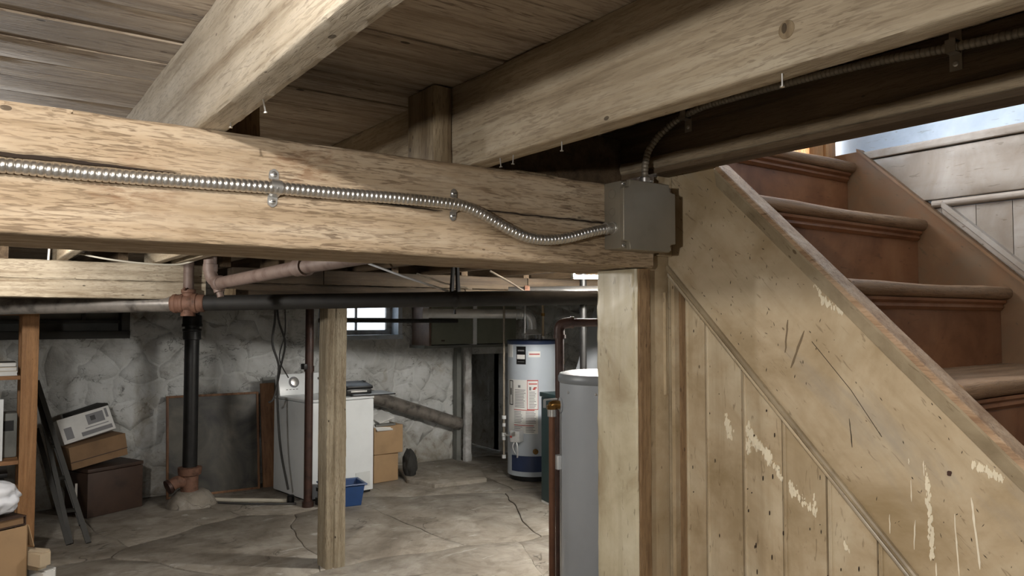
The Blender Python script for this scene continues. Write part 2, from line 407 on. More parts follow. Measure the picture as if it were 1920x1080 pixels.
def inset(poly, d):
    n = len(poly); cx = sum(p[0] for p in poly)/n; cy = sum(p[1] for p in poly)/n; out = []
    for x, y in poly:
        L = math.hypot(x-cx, y-cy) or 1; k = max(.2, 1-d/L); out.append((cx+(x-cx)*k, cy+(y-cy)*k))
    return out
mb = MB(); mb.box((-2.7, -3, -.25), (7.6, 8.3, -.022)); fl = mb.build('floor', 'floor', None, False)
tag(fl, 'worn grey brown concrete basement floor with cracked slabs', 'floor', None, 'structure')
seeds = []
r2 = random.Random(21)
for gx in range(9):
    for gy in range(7):
        x = -2.1+gx*1.15+r2.uniform(-.42, .42); y = -2.2+gy*1.55+r2.uniform(-.55, .55)
        seeds.append((x, y))
for cell in voronoi(seeds, (-2.7, -3, 7.5, YB)):
    po = inset(ragged(cell, .09, 1.3, .09), .004); n = len(po)
    cx = sum(p[0] for p in po)/n; cy = sum(p[1] for p in po)/n
    h = r2.uniform(-.006, .004); tx, ty = r2.uniform(-.006, .006), r2.uniform(-.006, .006)
    zz = lambda x, y: h+(x-cx)*tx+(y-cy)*ty
    mb = MB(); ti = inset(po, .012)
    vs = [(x, y, -.03) for x, y in po]+[(x, y, zz(x, y)-.006) for x, y in po]+[(x, y, zz(x, y)) for x, y in ti]
    fs = [(i, (i+1)%n, n+(i+1)%n, n+i) for i in range(n)]+[(n+i, n+(i+1)%n, 2*n+(i+1)%n, 2*n+i) for i in range(n)]+[tuple(range(2*n, 3*n))]
    mb.add(vs, fs); mb.build('floor_slab', 'floor', fl, True, 50)
# raised broken slab by the back wall
po = ragged([(3.66, 7.02), (3.78, 6.66), (4.36, 6.6), (4.66, 7.2), (4.62, 7.74), (3.9, 7.74)], .02, 4, .06); n = len(po)
mb = MB(); ti = inset(po, .015); mb.add([(x, y, -.01) for x, y in po]+[(x, y, .028) for x, y in po]+[(x, y, .036) for x, y in ti],
    [(i, (i+1)%n, n+(i+1)%n, n+i) for i in range(n)]+[(n+i, n+(i+1)%n, 2*n+(i+1)%n, 2*n+i) for i in range(n)]+[tuple(range(2*n, 3*n))])
mb.build('raised_slab', 'floor', fl, True, 50)

# back wall: rubble stones under whitewash
WIN = [(3.05, 1.49, 4.0, 2.02), (.05, 1.5, 1.2, 2.0)]
NICHE = (4.93, 0.0, 5.5, 1.24)
def wallrect(mb, x0, z0, x1, z1): mb.box((x0, YB-.004, z0), (x1, YB+.3, z1))
mb = MB()
for r in [(-2.7, 0, .05, 2.2), (.05, 0, 1.2, 1.5), (.05, 2.0, 1.2, 2.2), (1.2, 0, 3.05, 2.2), (3.05, 0, 4.0, 1.49), (3.05, 2.02, 4.0, 2.2), (4.0, 0, 4.93, 2.2), (4.93, 1.24, 5.5, 2.2), (5.5, 0, 7.6, 2.2)]:
    wallrect(mb, *r)
mb.box((4.6, YB+.9, 0), (5.8, YB+1.0, 1.4)); mb.box((4.83, YB+.2, 0), (4.93, YB+1, 1.4)); mb.box((5.5, YB+.2, 0), (5.6, YB+1, 1.4)); mb.box((4.8, YB+.2, 1.24), (5.6, YB+1, 1.4)); mb.box((4.8, YB, -.2), (5.6, YB+1, -.02))
wb = mb.build('wall_back', 'stone', None, False); tag(wb, 'rough rubble stone back wall under patchy grey whitewash', 'wall', None, 'structure')
seeds = []; r3 = random.Random(5); row = 0; z = .06
while z < 2.2:
    hgt = r3.uniform(.15, .24); x = -.35+r3.uniform(0, .2)
    while x < 7.3:
        seeds.append((x, z+hgt*.5+r3.uniform(-.04, .04))); x += r3.uniform(.2, .42)
    z += hgt
def stones(seeds, rect, holes, parent, mapf, prefix='stone'):
    for cell in voronoi(seeds, rect):
        cx = sum(p[0] for p in cell)/len(cell); cy = sum(p[1] for p in cell)/len(cell)
        if any(h[0]-.03 < cx < h[2]+.03 and h[1]-.03 < cy < h[3]+.03 for h in holes): continue
        for h in holes:      # keep the stones out of the openings
            if cy > h[1] and cy < h[3]:
                if cx < h[0]: cell = clip(cell, 1, 0, h[0])
                else: cell = clip(cell, -1, 0, -h[2])
            elif h[0] < cx < h[2]:
                if cy < h[1]: cell = clip(cell, 0, 1, h[1])
                else: cell = clip(cell, 0, -1, -h[3])
        if len(cell) < 3: continue
        po = inset(ragged(cell, .05, 4, .05), .0006); n = len(po); pr = r3.uniform(.008, .036)
        a = inset(po, .02); b = inset(po, .075)
        vs = [mapf(u, v, -.01) for u, v in po]+[mapf(u, v, .003+pr*.4+.006*noise.noise(Vector((u*6, v*6, 3)))) for u, v in a]+[mapf(u, v, pr+.012*noise.noise(Vector((u*9, v*9, 0)))) for u, v in b]+[mapf(cx, cy, pr*1.08)]
        fs = []
        for L in (0, 1): fs += [(L*n+i, L*n+(i+1)%n, (L+1)*n+(i+1)%n, (L+1)*n+i) for i in range(n)]
        fs += [(2*n+i, 2*n+(i+1)%n, 3*n) for i in range(n)]
        MB().add(vs, fs).build(prefix, 'stone', parent, True, 89)
stones(seeds, (-.4, 0, 7.4, 2.19), WIN+[NICHE], wb, lambda u, v, w: (u, YB-w, v))
# stones at the back of the niche
stones([(4.95+i*.25+r3.uniform(-.05, .05), .12+j*.24+r3.uniform(-.05, .05)) for i in range(3) for j in range(5)], (4.93, 0, 5.5, 1.24), [], wb, lambda u, v, w: (u, YB+.9-w, v))
for nm, a, b, lab in [('wall_left', (-2.8, -3.1, 0), (-2.7, 8.2, 2.2), 'unseen side wall on the left, darkened to cut bounced light'),
        ('wall_front', (-2.8, -3.1, 0), (7.7, -3.0, 2.2), 'unseen wall behind the viewer, darkened to cut bounced light'),
        ('wall_far_right', (7.5, -3.1, 0), (7.6, 8.2, 2.2), 'plain whitewashed wall beyond the heater')]:
    tag(MB().box(a, b).build(nm, 'lowbounce' if nm != 'wall_far_right' else 'stone', None, False), lab, 'wall', None, 'structure')
# ceiling
DZ = 2.19
mb = MB(); mb.box((-2.8, -3.1, DZ+.022), (1.52, 8.3, DZ+.1)); mb.box((1.52, 3.4, DZ+.022), (7.7, 8.3, DZ+.1)); mb.box((2.42, 1.47, DZ+.022), (7.7, 3.4, DZ+.1)); mb.box((2.42, -3.1, DZ+.022), (7.7, 1.47, DZ+.1)); mb.box((1.52, -3.1, DZ+.022), (2.42, -1.2, DZ+.1))
ce = mb.build('ceiling', 'plank', None, False); tag(ce, 'underside of the floor above, brown boards over joists', 'ceiling', None, 'structure')
y = 1.386-.1345*24; r4 = random.Random(3)
while y < 8.0:
    w = .1345; runs = [(-2.7, 1.5)] if y+w < 1.5 else ([(-2.7, 1.5), (2.44, 7.4)] if y < 3.4 else [(-2.7, 7.4)])
    for x0, x1 in runs:
        g = r4.uniform(.001, .0045); dz = r4.uniform(-.003, .003)
        timber('X', (x0, y+g/2, DZ+dz), (x1, y+w-g/2, DZ+.02+dz), 36, 3, .0010, r4.uniform(0, 50), .0025).build('plank', 'plank', ce)
    y += w
tag(MB().box((1.5, 1.40, 2.12), (2.44, 3.42, 2.184)).build('landing', 'plank', None, False), 'landing floor behind the top step', 'floor', None, 'structure')
# ------------------------------------------------------------------ TIMBER FRAME
def crack(pts, half, depth):
    def f(x, z):
        for (xa, za, wa), (xb, zb, wb) in zip(pts, pts[1:]):
            if xa <= x <= xb:
                t = (x-xa)/(xb-xa); zc = za+(zb-za)*t+.0015*noise.noise(Vector((x*30, 0, 0))); w = (wa+(wb-wa)*t)*half
                d = abs(z-zc)
                if d < w+.0035: return depth*max(0, min(1, (w+.0035-d)/.0035))
        return 0.0
    return f
ck1 = crack([(-.6, 1.922, .8), (-.05, 1.919, 1), (.1, 1.920, .8), (.28, 1.918, .05)], .003, .008)
ck2 = crack([(.63, 1.903, .1), (.72, 1.899, .6), (.80, 1.897, .2)], .002, .006)
ck3 = crack([(.86, 1.909, .2), (1.0, 1.906, .5), (1.26, 1.905, .4)], .002, .006)
def beam_groove(x, y, z, nr):
    if nr[1] == 0 and nr[0] == -1: return max(ck1(x, z), ck2(x, z), ck3(x, z))
    if nr == (-.7, .7):   # chipped upper front edge
        return max(0, .010*noise.noise(Vector((x*7, 1.3, 0)))+(.012 if x < .12 and noise.noise(Vector((x*25, 0, 4))) > -.2 else 0))
    return 0.0
bt = timber('X', (-1.6, 1.38, 1.80), (1.424, 1.645, 2.003), 330, 20, .0022, 4, .007, beam_groove, 64).build('wood_beam', 'beam', None, True, 50)
# timber() walks o1=Y, o2=Z, so the front face is the (-1, 0) side with 64 rows
tag(bt, 'big light brown sawn beam across the front carrying the metal conduit', 'beam')
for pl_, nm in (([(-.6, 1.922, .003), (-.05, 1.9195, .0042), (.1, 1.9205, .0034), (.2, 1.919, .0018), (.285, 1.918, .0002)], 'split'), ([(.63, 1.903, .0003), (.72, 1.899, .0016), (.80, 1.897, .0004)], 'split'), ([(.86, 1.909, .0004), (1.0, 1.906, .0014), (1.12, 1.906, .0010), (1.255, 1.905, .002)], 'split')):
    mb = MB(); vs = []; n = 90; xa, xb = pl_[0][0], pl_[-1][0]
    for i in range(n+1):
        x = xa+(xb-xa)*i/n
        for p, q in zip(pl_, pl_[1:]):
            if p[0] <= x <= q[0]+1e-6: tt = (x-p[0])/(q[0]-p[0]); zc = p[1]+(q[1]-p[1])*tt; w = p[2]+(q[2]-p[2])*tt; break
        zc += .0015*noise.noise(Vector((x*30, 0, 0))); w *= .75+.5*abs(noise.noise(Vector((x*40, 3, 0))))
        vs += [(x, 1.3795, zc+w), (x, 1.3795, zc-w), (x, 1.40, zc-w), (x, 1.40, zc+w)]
    mb.add(vs, [(4*i+j, 4*i+4+j, 4*i+4+(j+1) % 4, 4*i+(j+1) % 4) for i in range(n) for j in range(4)]+[(0, 1, 2, 3), (4*n, 4*n+1, 4*n+2, 4*n+3)]); mb.build(nm, 'darksplit', bt, False)  # dark strip stands for the shade and dirt deep in the split
def nail(parent, p, d, L=.03):
    d = Vector(d).normalized(); p = Vector(p)
    MB().tube([p-d*.012, p+d*L], .0014, 6).lathe([(.0035, L), (.0035, L+.0015)], p, 8, d).build('nail', 'steel', parent)
def joist(x0, y0, y1, z0, label, mat='joist', th=.052, seed=1, z1=DZ):
    o = timber('Y', (x0, y0, z0), (x0+th, y1, z1), max(20, int((y1-y0)*55)), 4, .0014, seed, .003, None, 14).build('floor_joist', mat, None, True, 50)
    tag(o, label, 'joist', 'floor joists under the ceiling boards'); return o
j0 = joist(-.24, -2.9, 1.75, 2.0, 'floor joist just outside the left of the view', seed=3)
j1 = joist(.311, -2.9, 2.45, 2.003, 'pale sawn joist rising steeply at top left, resting on front beam', 'joist_pale', seed=9)
j2 = joist(.868, -2.9, 5.2, 2.003, 'long pale joist running up to the top right corner over the front beam', seed=14)
for p, d in [((.895, 1.1, 2.004), (0, 0, -1)), ((.885, 1.29, 2.004), (.1, 0, -1)), ((.89, 1.25, 2.004), (0, .1, -1)), ((.89, .62, 2.004), (0, 0, -1))]: nail(j2, p, d, .018)
MB().lathe([(.0125, 0), (.012, .0012), (.006, .0018)], (.8685, .597, 2.052), 18, (-1, 0, 0)).build('knot', 'block', j2)
nail(j1, (.352, 1.15, 2.004), (.2, 0, -1), .02); nail(j1, (.35, 1.32, 2.004), (0, 0, -1), .008)
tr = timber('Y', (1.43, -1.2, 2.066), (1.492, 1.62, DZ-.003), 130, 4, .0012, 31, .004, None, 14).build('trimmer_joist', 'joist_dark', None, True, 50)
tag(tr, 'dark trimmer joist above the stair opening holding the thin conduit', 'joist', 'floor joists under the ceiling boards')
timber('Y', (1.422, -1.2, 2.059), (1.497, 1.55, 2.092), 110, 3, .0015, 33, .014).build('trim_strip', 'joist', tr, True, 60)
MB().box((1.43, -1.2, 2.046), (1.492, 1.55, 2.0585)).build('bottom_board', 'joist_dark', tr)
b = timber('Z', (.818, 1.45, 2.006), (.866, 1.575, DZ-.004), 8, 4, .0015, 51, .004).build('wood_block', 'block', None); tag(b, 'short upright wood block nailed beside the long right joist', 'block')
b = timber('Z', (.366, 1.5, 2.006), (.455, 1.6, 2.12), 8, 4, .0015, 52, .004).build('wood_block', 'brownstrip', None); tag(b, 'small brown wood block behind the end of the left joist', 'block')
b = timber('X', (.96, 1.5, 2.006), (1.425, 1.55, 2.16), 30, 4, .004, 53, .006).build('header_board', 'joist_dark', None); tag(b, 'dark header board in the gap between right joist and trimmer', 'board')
b = timber('X', (.96, 1.44, 2.004), (1.16, 1.5, 2.02), 20, 3, .003, 57, .003).build('wood_shim', 'block', None); tag(b, 'thin grey shim lying on the front beam under the right joist', 'shim')
# far bay joists between the two beams and beyond
far = [(.318, 1.66, 5.3, 'pale'), (.395, 3.6, 5.3, 'pale')]
xs = [-.9, -.3, .385, .99, 1.6, 2.2, 2.8, 3.4, 4.0, 4.6, 5.2, 5.8, 6.4]
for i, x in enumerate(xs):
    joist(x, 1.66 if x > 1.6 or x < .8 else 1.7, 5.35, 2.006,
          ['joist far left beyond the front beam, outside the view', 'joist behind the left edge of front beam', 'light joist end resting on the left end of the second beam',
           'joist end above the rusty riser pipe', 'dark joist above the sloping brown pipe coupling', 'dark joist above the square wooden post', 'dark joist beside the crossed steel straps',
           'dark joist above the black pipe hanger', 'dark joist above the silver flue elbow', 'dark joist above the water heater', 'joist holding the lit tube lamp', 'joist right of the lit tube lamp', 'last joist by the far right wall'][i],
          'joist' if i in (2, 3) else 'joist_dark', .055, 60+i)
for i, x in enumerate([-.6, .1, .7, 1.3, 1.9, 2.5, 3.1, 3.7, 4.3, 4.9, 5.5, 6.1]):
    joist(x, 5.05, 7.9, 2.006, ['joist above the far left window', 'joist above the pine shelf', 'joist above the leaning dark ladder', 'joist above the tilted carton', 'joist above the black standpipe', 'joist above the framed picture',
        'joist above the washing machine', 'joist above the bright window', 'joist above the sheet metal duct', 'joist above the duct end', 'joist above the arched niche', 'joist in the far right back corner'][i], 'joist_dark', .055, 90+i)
t = thing('wood_beam', 'far left beam built of two stacked pale timbers above the drain pipe', 'beam', (0, 5, 1.79))
timber('X', (-2.6, 5.0, 1.792), (1.19, 5.22, 1.895), 80, 5, .003, 71, .006).build('timber', 'beam_far', t)
timber('X', (-2.6, 5.004, 1.898), (1.19, 5.22, 2.004), 80, 5, .003, 72, .006).build('timber', 'beam_far', t)
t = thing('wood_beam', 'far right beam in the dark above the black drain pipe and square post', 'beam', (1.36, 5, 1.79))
timber('X', (1.37, 5.0, 1.792), (3.1, 5.22, 1.9), 50, 5, .004, 73, .006).build('timber', 'beam_shaded', t)
timber('X', (1.36, 5.004, 1.903), (1.96, 5.22, 2.004), 20, 5, .003, 74, .006).build('timber', 'beam_shaded', t)
timber('X', (1.965, 5.0, 1.905), (3.7, 5.22, 2.004), 50, 5, .003, 75, .006).build('timber', 'beam_shaded', t)
timber('X', (3.11, 5.004, 1.792), (7.3, 5.22, 1.9), 60, 5, .003, 76, .006).build('timber', 'beam_shaded', t)
timber('X', (3.71, 5.0, 1.903), (7.3, 5.22, 2.004), 60, 5, .003, 77, .006).build('timber', 'beam_shaded', t)
def postgroove(z, x, y, nr):
    return .006*max(0, noise.noise(Vector((z*1.1, x*30, y*30)))) + (.005 if abs(x-2.02-.006*noise.noise(Vector((z*2, 0, 0)))) < .004 and nr[1] == -1 else 0)
o = timber('Z', (1.962, 4.93, -.01), (2.108, 5.075, 1.79), 70, 22, .003, 81, .008, postgroove, 10).build('wood_post', 'post', None, True, 50)
tag(o, 'square weathered wooden post standing alone on the floor in the middle', 'post')
# near post at the right end of the beam
o = timber('Z', (1.367, 1.386, 0), (1.412, 1.535, 1.797), 110, 8, .0022, 85, .005, lambda z, x, y, nr: .005*max(0, noise.noise(Vector((z*9, 0, 2)))) if nr[1] and y > 1.5 else 0, 14).build('wood_post', 'postpaint', None, True, 50)
timber('Z', (1.372, 1.379, 0), (1.413, 1.387, 1.797), 90, 4, .0012, 86, .002).build('bare_edge', 'brownstrip', o, True, 50)
tag(o, 'thick cream painted post under the right end of the front beam', 'post')

# ------------------------------------------------------------------ STAIRS, PANELLING
XP = 1.52
fyz = lambda u, v, w: (w, u, v)     # polygons drawn in Y, Z and pushed along X
pz_low = lambda y: 1.812-.995*(1.424-y)      # lower edge of the skirt
pz_top = lambda y: 2.06-.953*(1.262-y)       # upper edge of the skirt
st = thing('staircase', 'steep brown wooden stairs rising behind a painted skirt board at right', 'stairs', (1.9, .3, 0))
def rough_skin(poly, x0, x1, name, mat, parent, **kw):
    MB().prism(poly, fyz, x0, x1).build(name, mat, parent, False, **kw)
rough_skin([(1.424, pz_low(1.424)), (1.424, 2.064), (1.262, 2.064), (.2, pz_top(.2)), (.2, pz_low(.2))], XP-.005, XP+.03, 'near_skirt', 'skirt', st)
# band and worn cap along the upper edge
def slope_run(prof, y0, y1, zf, name, mat, parent, amp=.0012, n=70):
    mb = MB(); k = len(prof); vs = []
    for i in range(n+1):
        y = y0+(y1-y0)*i/n
        for x, h in prof: vs.append((x+amp*noise.noise(Vector((y*11, x*60, h*40))), y, zf(y)+h+amp*noise.noise(Vector((y*13, x*60, 7+h*40)))))
    fs = [(i*k+j, (i+1)*k+j, (i+1)*k+(j+1)%k, i*k+(j+1)%k) for i in range(n) for j in range(k)]+[tuple(range(k)), tuple(n*k+j for j in range(k))]
    return mb.add(vs, fs).build(name, mat, parent, False)
slope_run([(XP-.004, -.045), (XP-.010, -.042), (XP-.019, -.006), (XP-.019, .002), (XP-.004, .002)], .2, 1.245, pz_top, 'skirt_band', 'mould', st)
slope_run([(XP-.021, .0025), (XP-.021, .016), (XP-.018, .019), (XP+.031, .019), (XP+.034, .016), (XP+.034, .0025)], .2, 1.240, pz_top, 'skirt_cap', 'capwood', st)
# lower moulding: two beads
def bead(name, off, r, x, mat='mould'):
    pts = [(x+.001*noise.noise(Vector((y*9, off, 0))), y, pz_low(y)+off) for y in [1.424-1.2*i/60 for i in range(61)]]
    MB().tube(pts, r, 10).build(name, mat, st)
bead('moulding', .004, .0075, XP-.008); bead('moulding', -.012, .005, XP-.006, 'skirt')
# treads and risers
RISE, GO = .213, .2245
NX0, NX1 = XP+.03, 2.35
for i in range(6):
    ny = 1.362-GO*i; nz = 2.185-RISE*i
    back = ny+GO+.03 if i else 1.47
    tr_ = MB(); prof = [(back, nz), (back, nz-.036)]+[(ny+.018-.018*math.sin(a), nz-.018-.018*math.cos(a)) for a in [PI*q/8 for q in range(9)]]
    tm = MB(); n = 40; k = len(prof); vs = []
    for q in range(n+1):
        x = NX0+(NX1-NX0)*q/n
        for u, v in prof:
            w = .0022*noise.noise(Vector((x*5, i*3.3, v*8)))+.0012*noise.noise(Vector((x*24, i, v*30)))
            wear = -.004*max(0, 1-((x-1.95)/.25)**2) if v > nz-.012 and u < ny+.05 else 0
            vs.append((x, u+w, v+w*.6+wear))
    tm.add(vs, [(a*k+j, (a+1)*k+j, (a+1)*k+(j+1)%k, a*k+(j+1)%k) for a in range(n) for j in range(k)]+[tuple(range(k)), tuple(n*k+j for j in range(k))])
    tm.build('tread', 'tread', st, True, 40)
    # cove moulding under the nosing, in two steps
    rough_cove = [(ny+.03, nz-.037), (ny+.012, nz-.037), (ny+.013, nz-.044), (ny+.022, nz-.05), (ny+.019, nz-.058), (ny+.028, nz-.066), (ny+.035, nz-.066), (ny+.035, nz-.037)]
    MB().prism(rough_cove, fyz, NX0, NX1-.012).build('cove_moulding', 'riser', st, False)
    MB().box((NX0, ny+.032, nz-RISE-.003), (NX1-.002, ny+.05, nz-.036)).build('riser', 'riser', st, False)
# wall skirt on the far side
fz = lambda y: 2.213-.955*(1.354-y)
fs_ = MB().prism([(1.44, 1.3), (1.44, 2.216), (1.36, 2.216), (.1, fz(.1)), (.1, fz(.1)-.55), (.3, .9)], fyz, NX1-.001, NX1+.025).build('wall_skirt', 'farskirt', st, False)
slope_run([(NX1-.012, 0), (NX1-.012, .010), (NX1+.03, .010), (NX1+.03, 0)], .1, 1.356, fz, 'wall_skirt_cap', 'farskirt', st)
# panelling below the skirt
pn = thing('stair_panelling', 'cream painted tongue and groove panelling under the sloping stair skirt', 'panelling', (1.5, .9, 0))
ys = [1.363, 1.296, 1.184, 1.074, .964, .852, .742, .63, .52, .41, .3]
for a, b_ in zip(ys, ys[1:]):
    g = .0022
    po = [(a-g, 0), (a-g, pz_low(a-g)-.004), (b_+g, pz_low(b_+g)-.004), (b_+g, 0)]
    mb = MB(); X0 = XP+.002+rnd.uniform(-.0015, .0015)
    # board with a small bead along one edge
    mb.prism(po, fyz, X0, X0+.016)
    mb.tube([(X0+.0005, a-g-.006, 0), (X0+.0005, a-g-.006, pz_low(a-g-.006)-.006)], .004, 8)
    mb.build('panel_board', 'panel', pn, True, 40)
MB().box((XP+.018, .3, 0), (XP+.03, 1.42, .7)).prism([(1.42, .6), (1.42, 1.80), (.3, .69), (.3, .6)], fyz, XP+.018, XP+.03).build('backing_board', 'brownstrip', pn, False)
MB().box((XP-.006, 1.392, 0), (XP+.03, 1.424, 1.785)).build('corner_strip', 'panel', pn, False)
MB().tube([(XP-.006, 1.408, 0), (XP-.006, 1.408, 1.78)], .005, 8).build('corner_bead', 'mould', pn)
MB().box((XP+.010, 1.365, 0), (XP+.03, 1.391, 1.76)).build('recess_strip', 'brownstrip', pn, False)
MB().box((1.418, 1.412, 0), (1.514, 1.45, 2.0), None, .002).build('casing_board', 'panel', pn)
MB().tube([(1.498, 1.412, 1.47), (1.498, 1.412, 1.74)], .005, 8).build('casing_bead', 'panel', pn)
timber('X', (1.37, 1.395, 1.80), (1.432, 1.46, 1.835), 10, 4, .002, 92, .004).build('end_block', 'brownstrip', pn)
MB().box((1.462, 1.397, 1.835), (1.512, 1.412, 2.045)).build('casing_board', 'panel', pn, False)
# paint drips and bare chips on the skirt and on the boards
def blob(poly, x, name, parent, mat='label'):
    MB().prism(poly, fyz, x, x+.004).build(name, mat, parent, False)
M['drip'] = plain('cream_drip', '#d8cfba', .5, 0, .05)
M['bare'] = plain('bare_filler', '#d6cbb2', .8, 0, .08)
M['scuff'] = plain('dark_scuff', '#6b5a42', .6, 0, .1)
def drip(y0, z0, ln, w, name='paint_drip', mat='drip', par=st, x=XP-.0062, lean=0.0):
    L = []; R = []; n = max(4, int(ln/.012)); ph = rnd.uniform(0, 50)
    for i in range(n+1):
        t = i/n; ww = w*(.45+.55*abs(noise.noise(Vector((t*6, ph, 0)))*1.6))*(1.25 if t > .85 else 1)*(0.3 if i in (0, n) else 1)
        yy = y0+lean*t+.002*noise.noise(Vector((t*4, ph, 3))); zz_ = z0-ln*t
        L.append((yy+ww, zz_)); R.append((yy-ww, zz_))
    blob(L+R[::-1], x, name, par, mat)
for d in [(.668, 1.340, .128, .0026, 'paint_drip', 'drip', st, XP-.0062, -.014), (.697, 1.304, .115, .0015, 'paint_drip', 'drip', st, XP-.0062, -.006), (.822, 1.277, .038, .0014), (.771, 1.277, .058, .0016, 'paint_drip', 'drip', st, XP-.0062, .002),
        (.777, 1.353, .042, .0012), (.733, 1.204, .03, .002), (.752, 1.395, .03, .001), (.781, 1.395, .012, .0012)]: drip(*d)
def chipfield(y0, z0, y1, z1, w, n, par, x, mat='bare', seed=0):
    rr = random.Random(seed); mb = MB()
    for i in range(n):
        t = rr.random(); y = y0+(y1-y0)*t+rr.gauss(0, w); zc = z0+(z1-z0)*t+rr.gauss(0, w*.9); s = rr.uniform(.0012, .0055)
        k = rr.randint(5, 8); po = [(y+s*.55*rr.uniform(.6, 1.2)*math.cos(2*PI*q/k), zc+s*1.5*rr.uniform(.5, 1.3)*math.sin(2*PI*q/k)) for q in range(k)]
        mb.prism(po, fyz, x+rr.uniform(0, .0006), x+.003)
    mb.build('bare_chips', mat, par, False, kind='stuff')
chipfield(1.226, 1.425, 1.222, 1.375, .005, 46, pn, XP-.0002, seed=1)
chipfield(1.233, 1.43, 1.231, 1.40, .002, 9, pn, XP-.0002, seed=11)
for (ya, za, yb, zb) in [(1.166, 1.41, 1.166, 1.355), (1.160, 1.40, 1.145, 1.36), (1.150, 1.385, 1.125, 1.36), (1.135, 1.375, 1.108, 1.345), (1.118, 1.36, 1.104, 1.33)]: chipfield(ya, za, yb, zb, .004, 55, pn, XP-.0002, seed=int(ya*1000))
chipfield(1.091, 1.335, 1.076, 1.30, .003, 26, pn, XP-.0002, seed=3); chipfield(1.055, 1.30, 1.046, 1.275, .004, 40, pn, XP-.0002, seed=6)
chipfield(1.045, 1.285, .99, 1.245, .004, 34, pn, XP-.0002, seed=7); chipfield(.994, 1.285, .992, 1.24, .002, 16, pn, XP-.0002, seed=8); chipfield(.923, 1.195, .917, 1.175, .002, 8, pn, XP-.0002, seed=9)
chipfield(.979, 1.744, .958, 1.71, .002, 22, st, XP-.0062, seed=4); chipfield(.958, 1.71, .915, 1.682, .0025, 46, st, XP-.0062, seed=14)
chipfield(.664, 1.403, .613, 1.382, .0022, 70, st, XP-.0062, seed=5)
chipfield(.748, 1.39, .745, 1.33, .0016, 22, st, XP-.0062, seed=15); chipfield(.745, 1.33, .738, 1.213, .0022, 90, st, XP-.0062, seed=16)
drip(1.008, 1.644, .085, .004, 'dark_scuff', 'scuff', st, XP-.006, .036); drip(1.050, 1.668, .075, .003, 'dark_scuff', 'scuff', st, XP-.006, .008)
drip(.905, 1.46, .06, .0012, 'dark_scuff', 'darksplit', st, XP-.0058, -.006)
blob([(.705+.0075*math.cos(a)*rnd.uniform(.5, 1), 1.378+.007*math.sin(a)*rnd.uniform(.6, 1)) for a in [2*PI*q/11 for q in range(11)]], XP-.0058, 'brown_stain', st, 'rustdark')
MB().tube([(XP-.0048, .99, 1.62), (XP-.0048, .90, 1.52), (XP-.0048, .835, 1.43)], .0008, 5).build('long_crack', 'darksplit', st)
rr_ = random.Random(77); mb = MB()
for i in range(120):       # small dark nicks, two on the same spot where the wood is soft
    y = rr_.uniform(.5, 1.38); zt = pz_top(y)-.05; zb = pz_low(y)+.02
    if zt < zb: continue
    z = rr_.uniform(zb, min(zt, 2.03)); a = rr_.choice([rr_.gauss(.8, .3), rr_.gauss(1.6, .3)]); L = rr_.uniform(.001, .005); w = rr_.uniform(.0004, .0010); c_, s_ = math.cos(a), math.sin(a)
    mb.prism([(y+c_*L, z+s_*L), (y-s_*w, z+c_*w), (y-c_*L, z-s_*L), (y+s_*w, z-c_*w)], fyz, XP-.0056, XP-.003)
mb.build('nicks', 'darksplit', st, False, kind='stuff')
mb = MB()
for i in range(60):
    y = rr_.uniform(.72, 1.36); z = rr_.uniform(.95, pz_low(y)-.03); L = rr_.uniform(.0012, .006); w = rr_.uniform(.0004, .0010)
    mb.prism([(y, z+L), (y+w, z), (y, z-L), (y-w, z)], fyz, XP-.0009, XP+.003)
mb.build('nicks', 'darksplit', pn, False, kind='stuff')

# wall beyond the stairs
XW = 2.362
wr = MB().box((XW+.02, -1.3, 0), (XW+.1, 1.5, 2.12)).box((XW+.02, -1.3, 2.12), (XW+.1, 3.5, 4.2)).build('wall_right', 'pale', None, False); tag(wr, 'stair wall with boarded lower half and pale blue white plaster above', 'wall', None, 'structure')
timber('Y', (XW-.006, -1.2, 2.187), (XW+.02, 1.44, 2.214), 60, 3, .0012, 101, .003).build('rail_board', 'wallboard', wr)
timber('Y', (XW, -1.2, 2.030), (XW+.02, 1.44, 2.184), 60, 5, .0010, 102, .003).build('wide_board', 'wallboard', wr)
timber('Y', (XW-.008, -1.2, 2.004), (XW+.02, 1.13, 2.027), 40, 3, .001, 103, .008).build('rail_moulding', 'wallboard', wr)
yy = 1.2
while yy > -1.1:
    zt = 2.002
    po = [(yy-.001, .3), (yy-.001, zt), (yy-.095+.001, zt), (yy-.095+.001, .3)]
    MB().prism(po, fyz, XW+.004, XW+.02).build('wall_board', 'wallboard', wr, False); yy -= .095
slope_run([(XW+.004, .012), (XW-.006, .016), (XW-.006, .03), (XW-.011, .034), (XW-.009, .052), (XW+.004, .056)], .1, 1.10, fz, 'sloping_moulding', 'wallboard', wr)
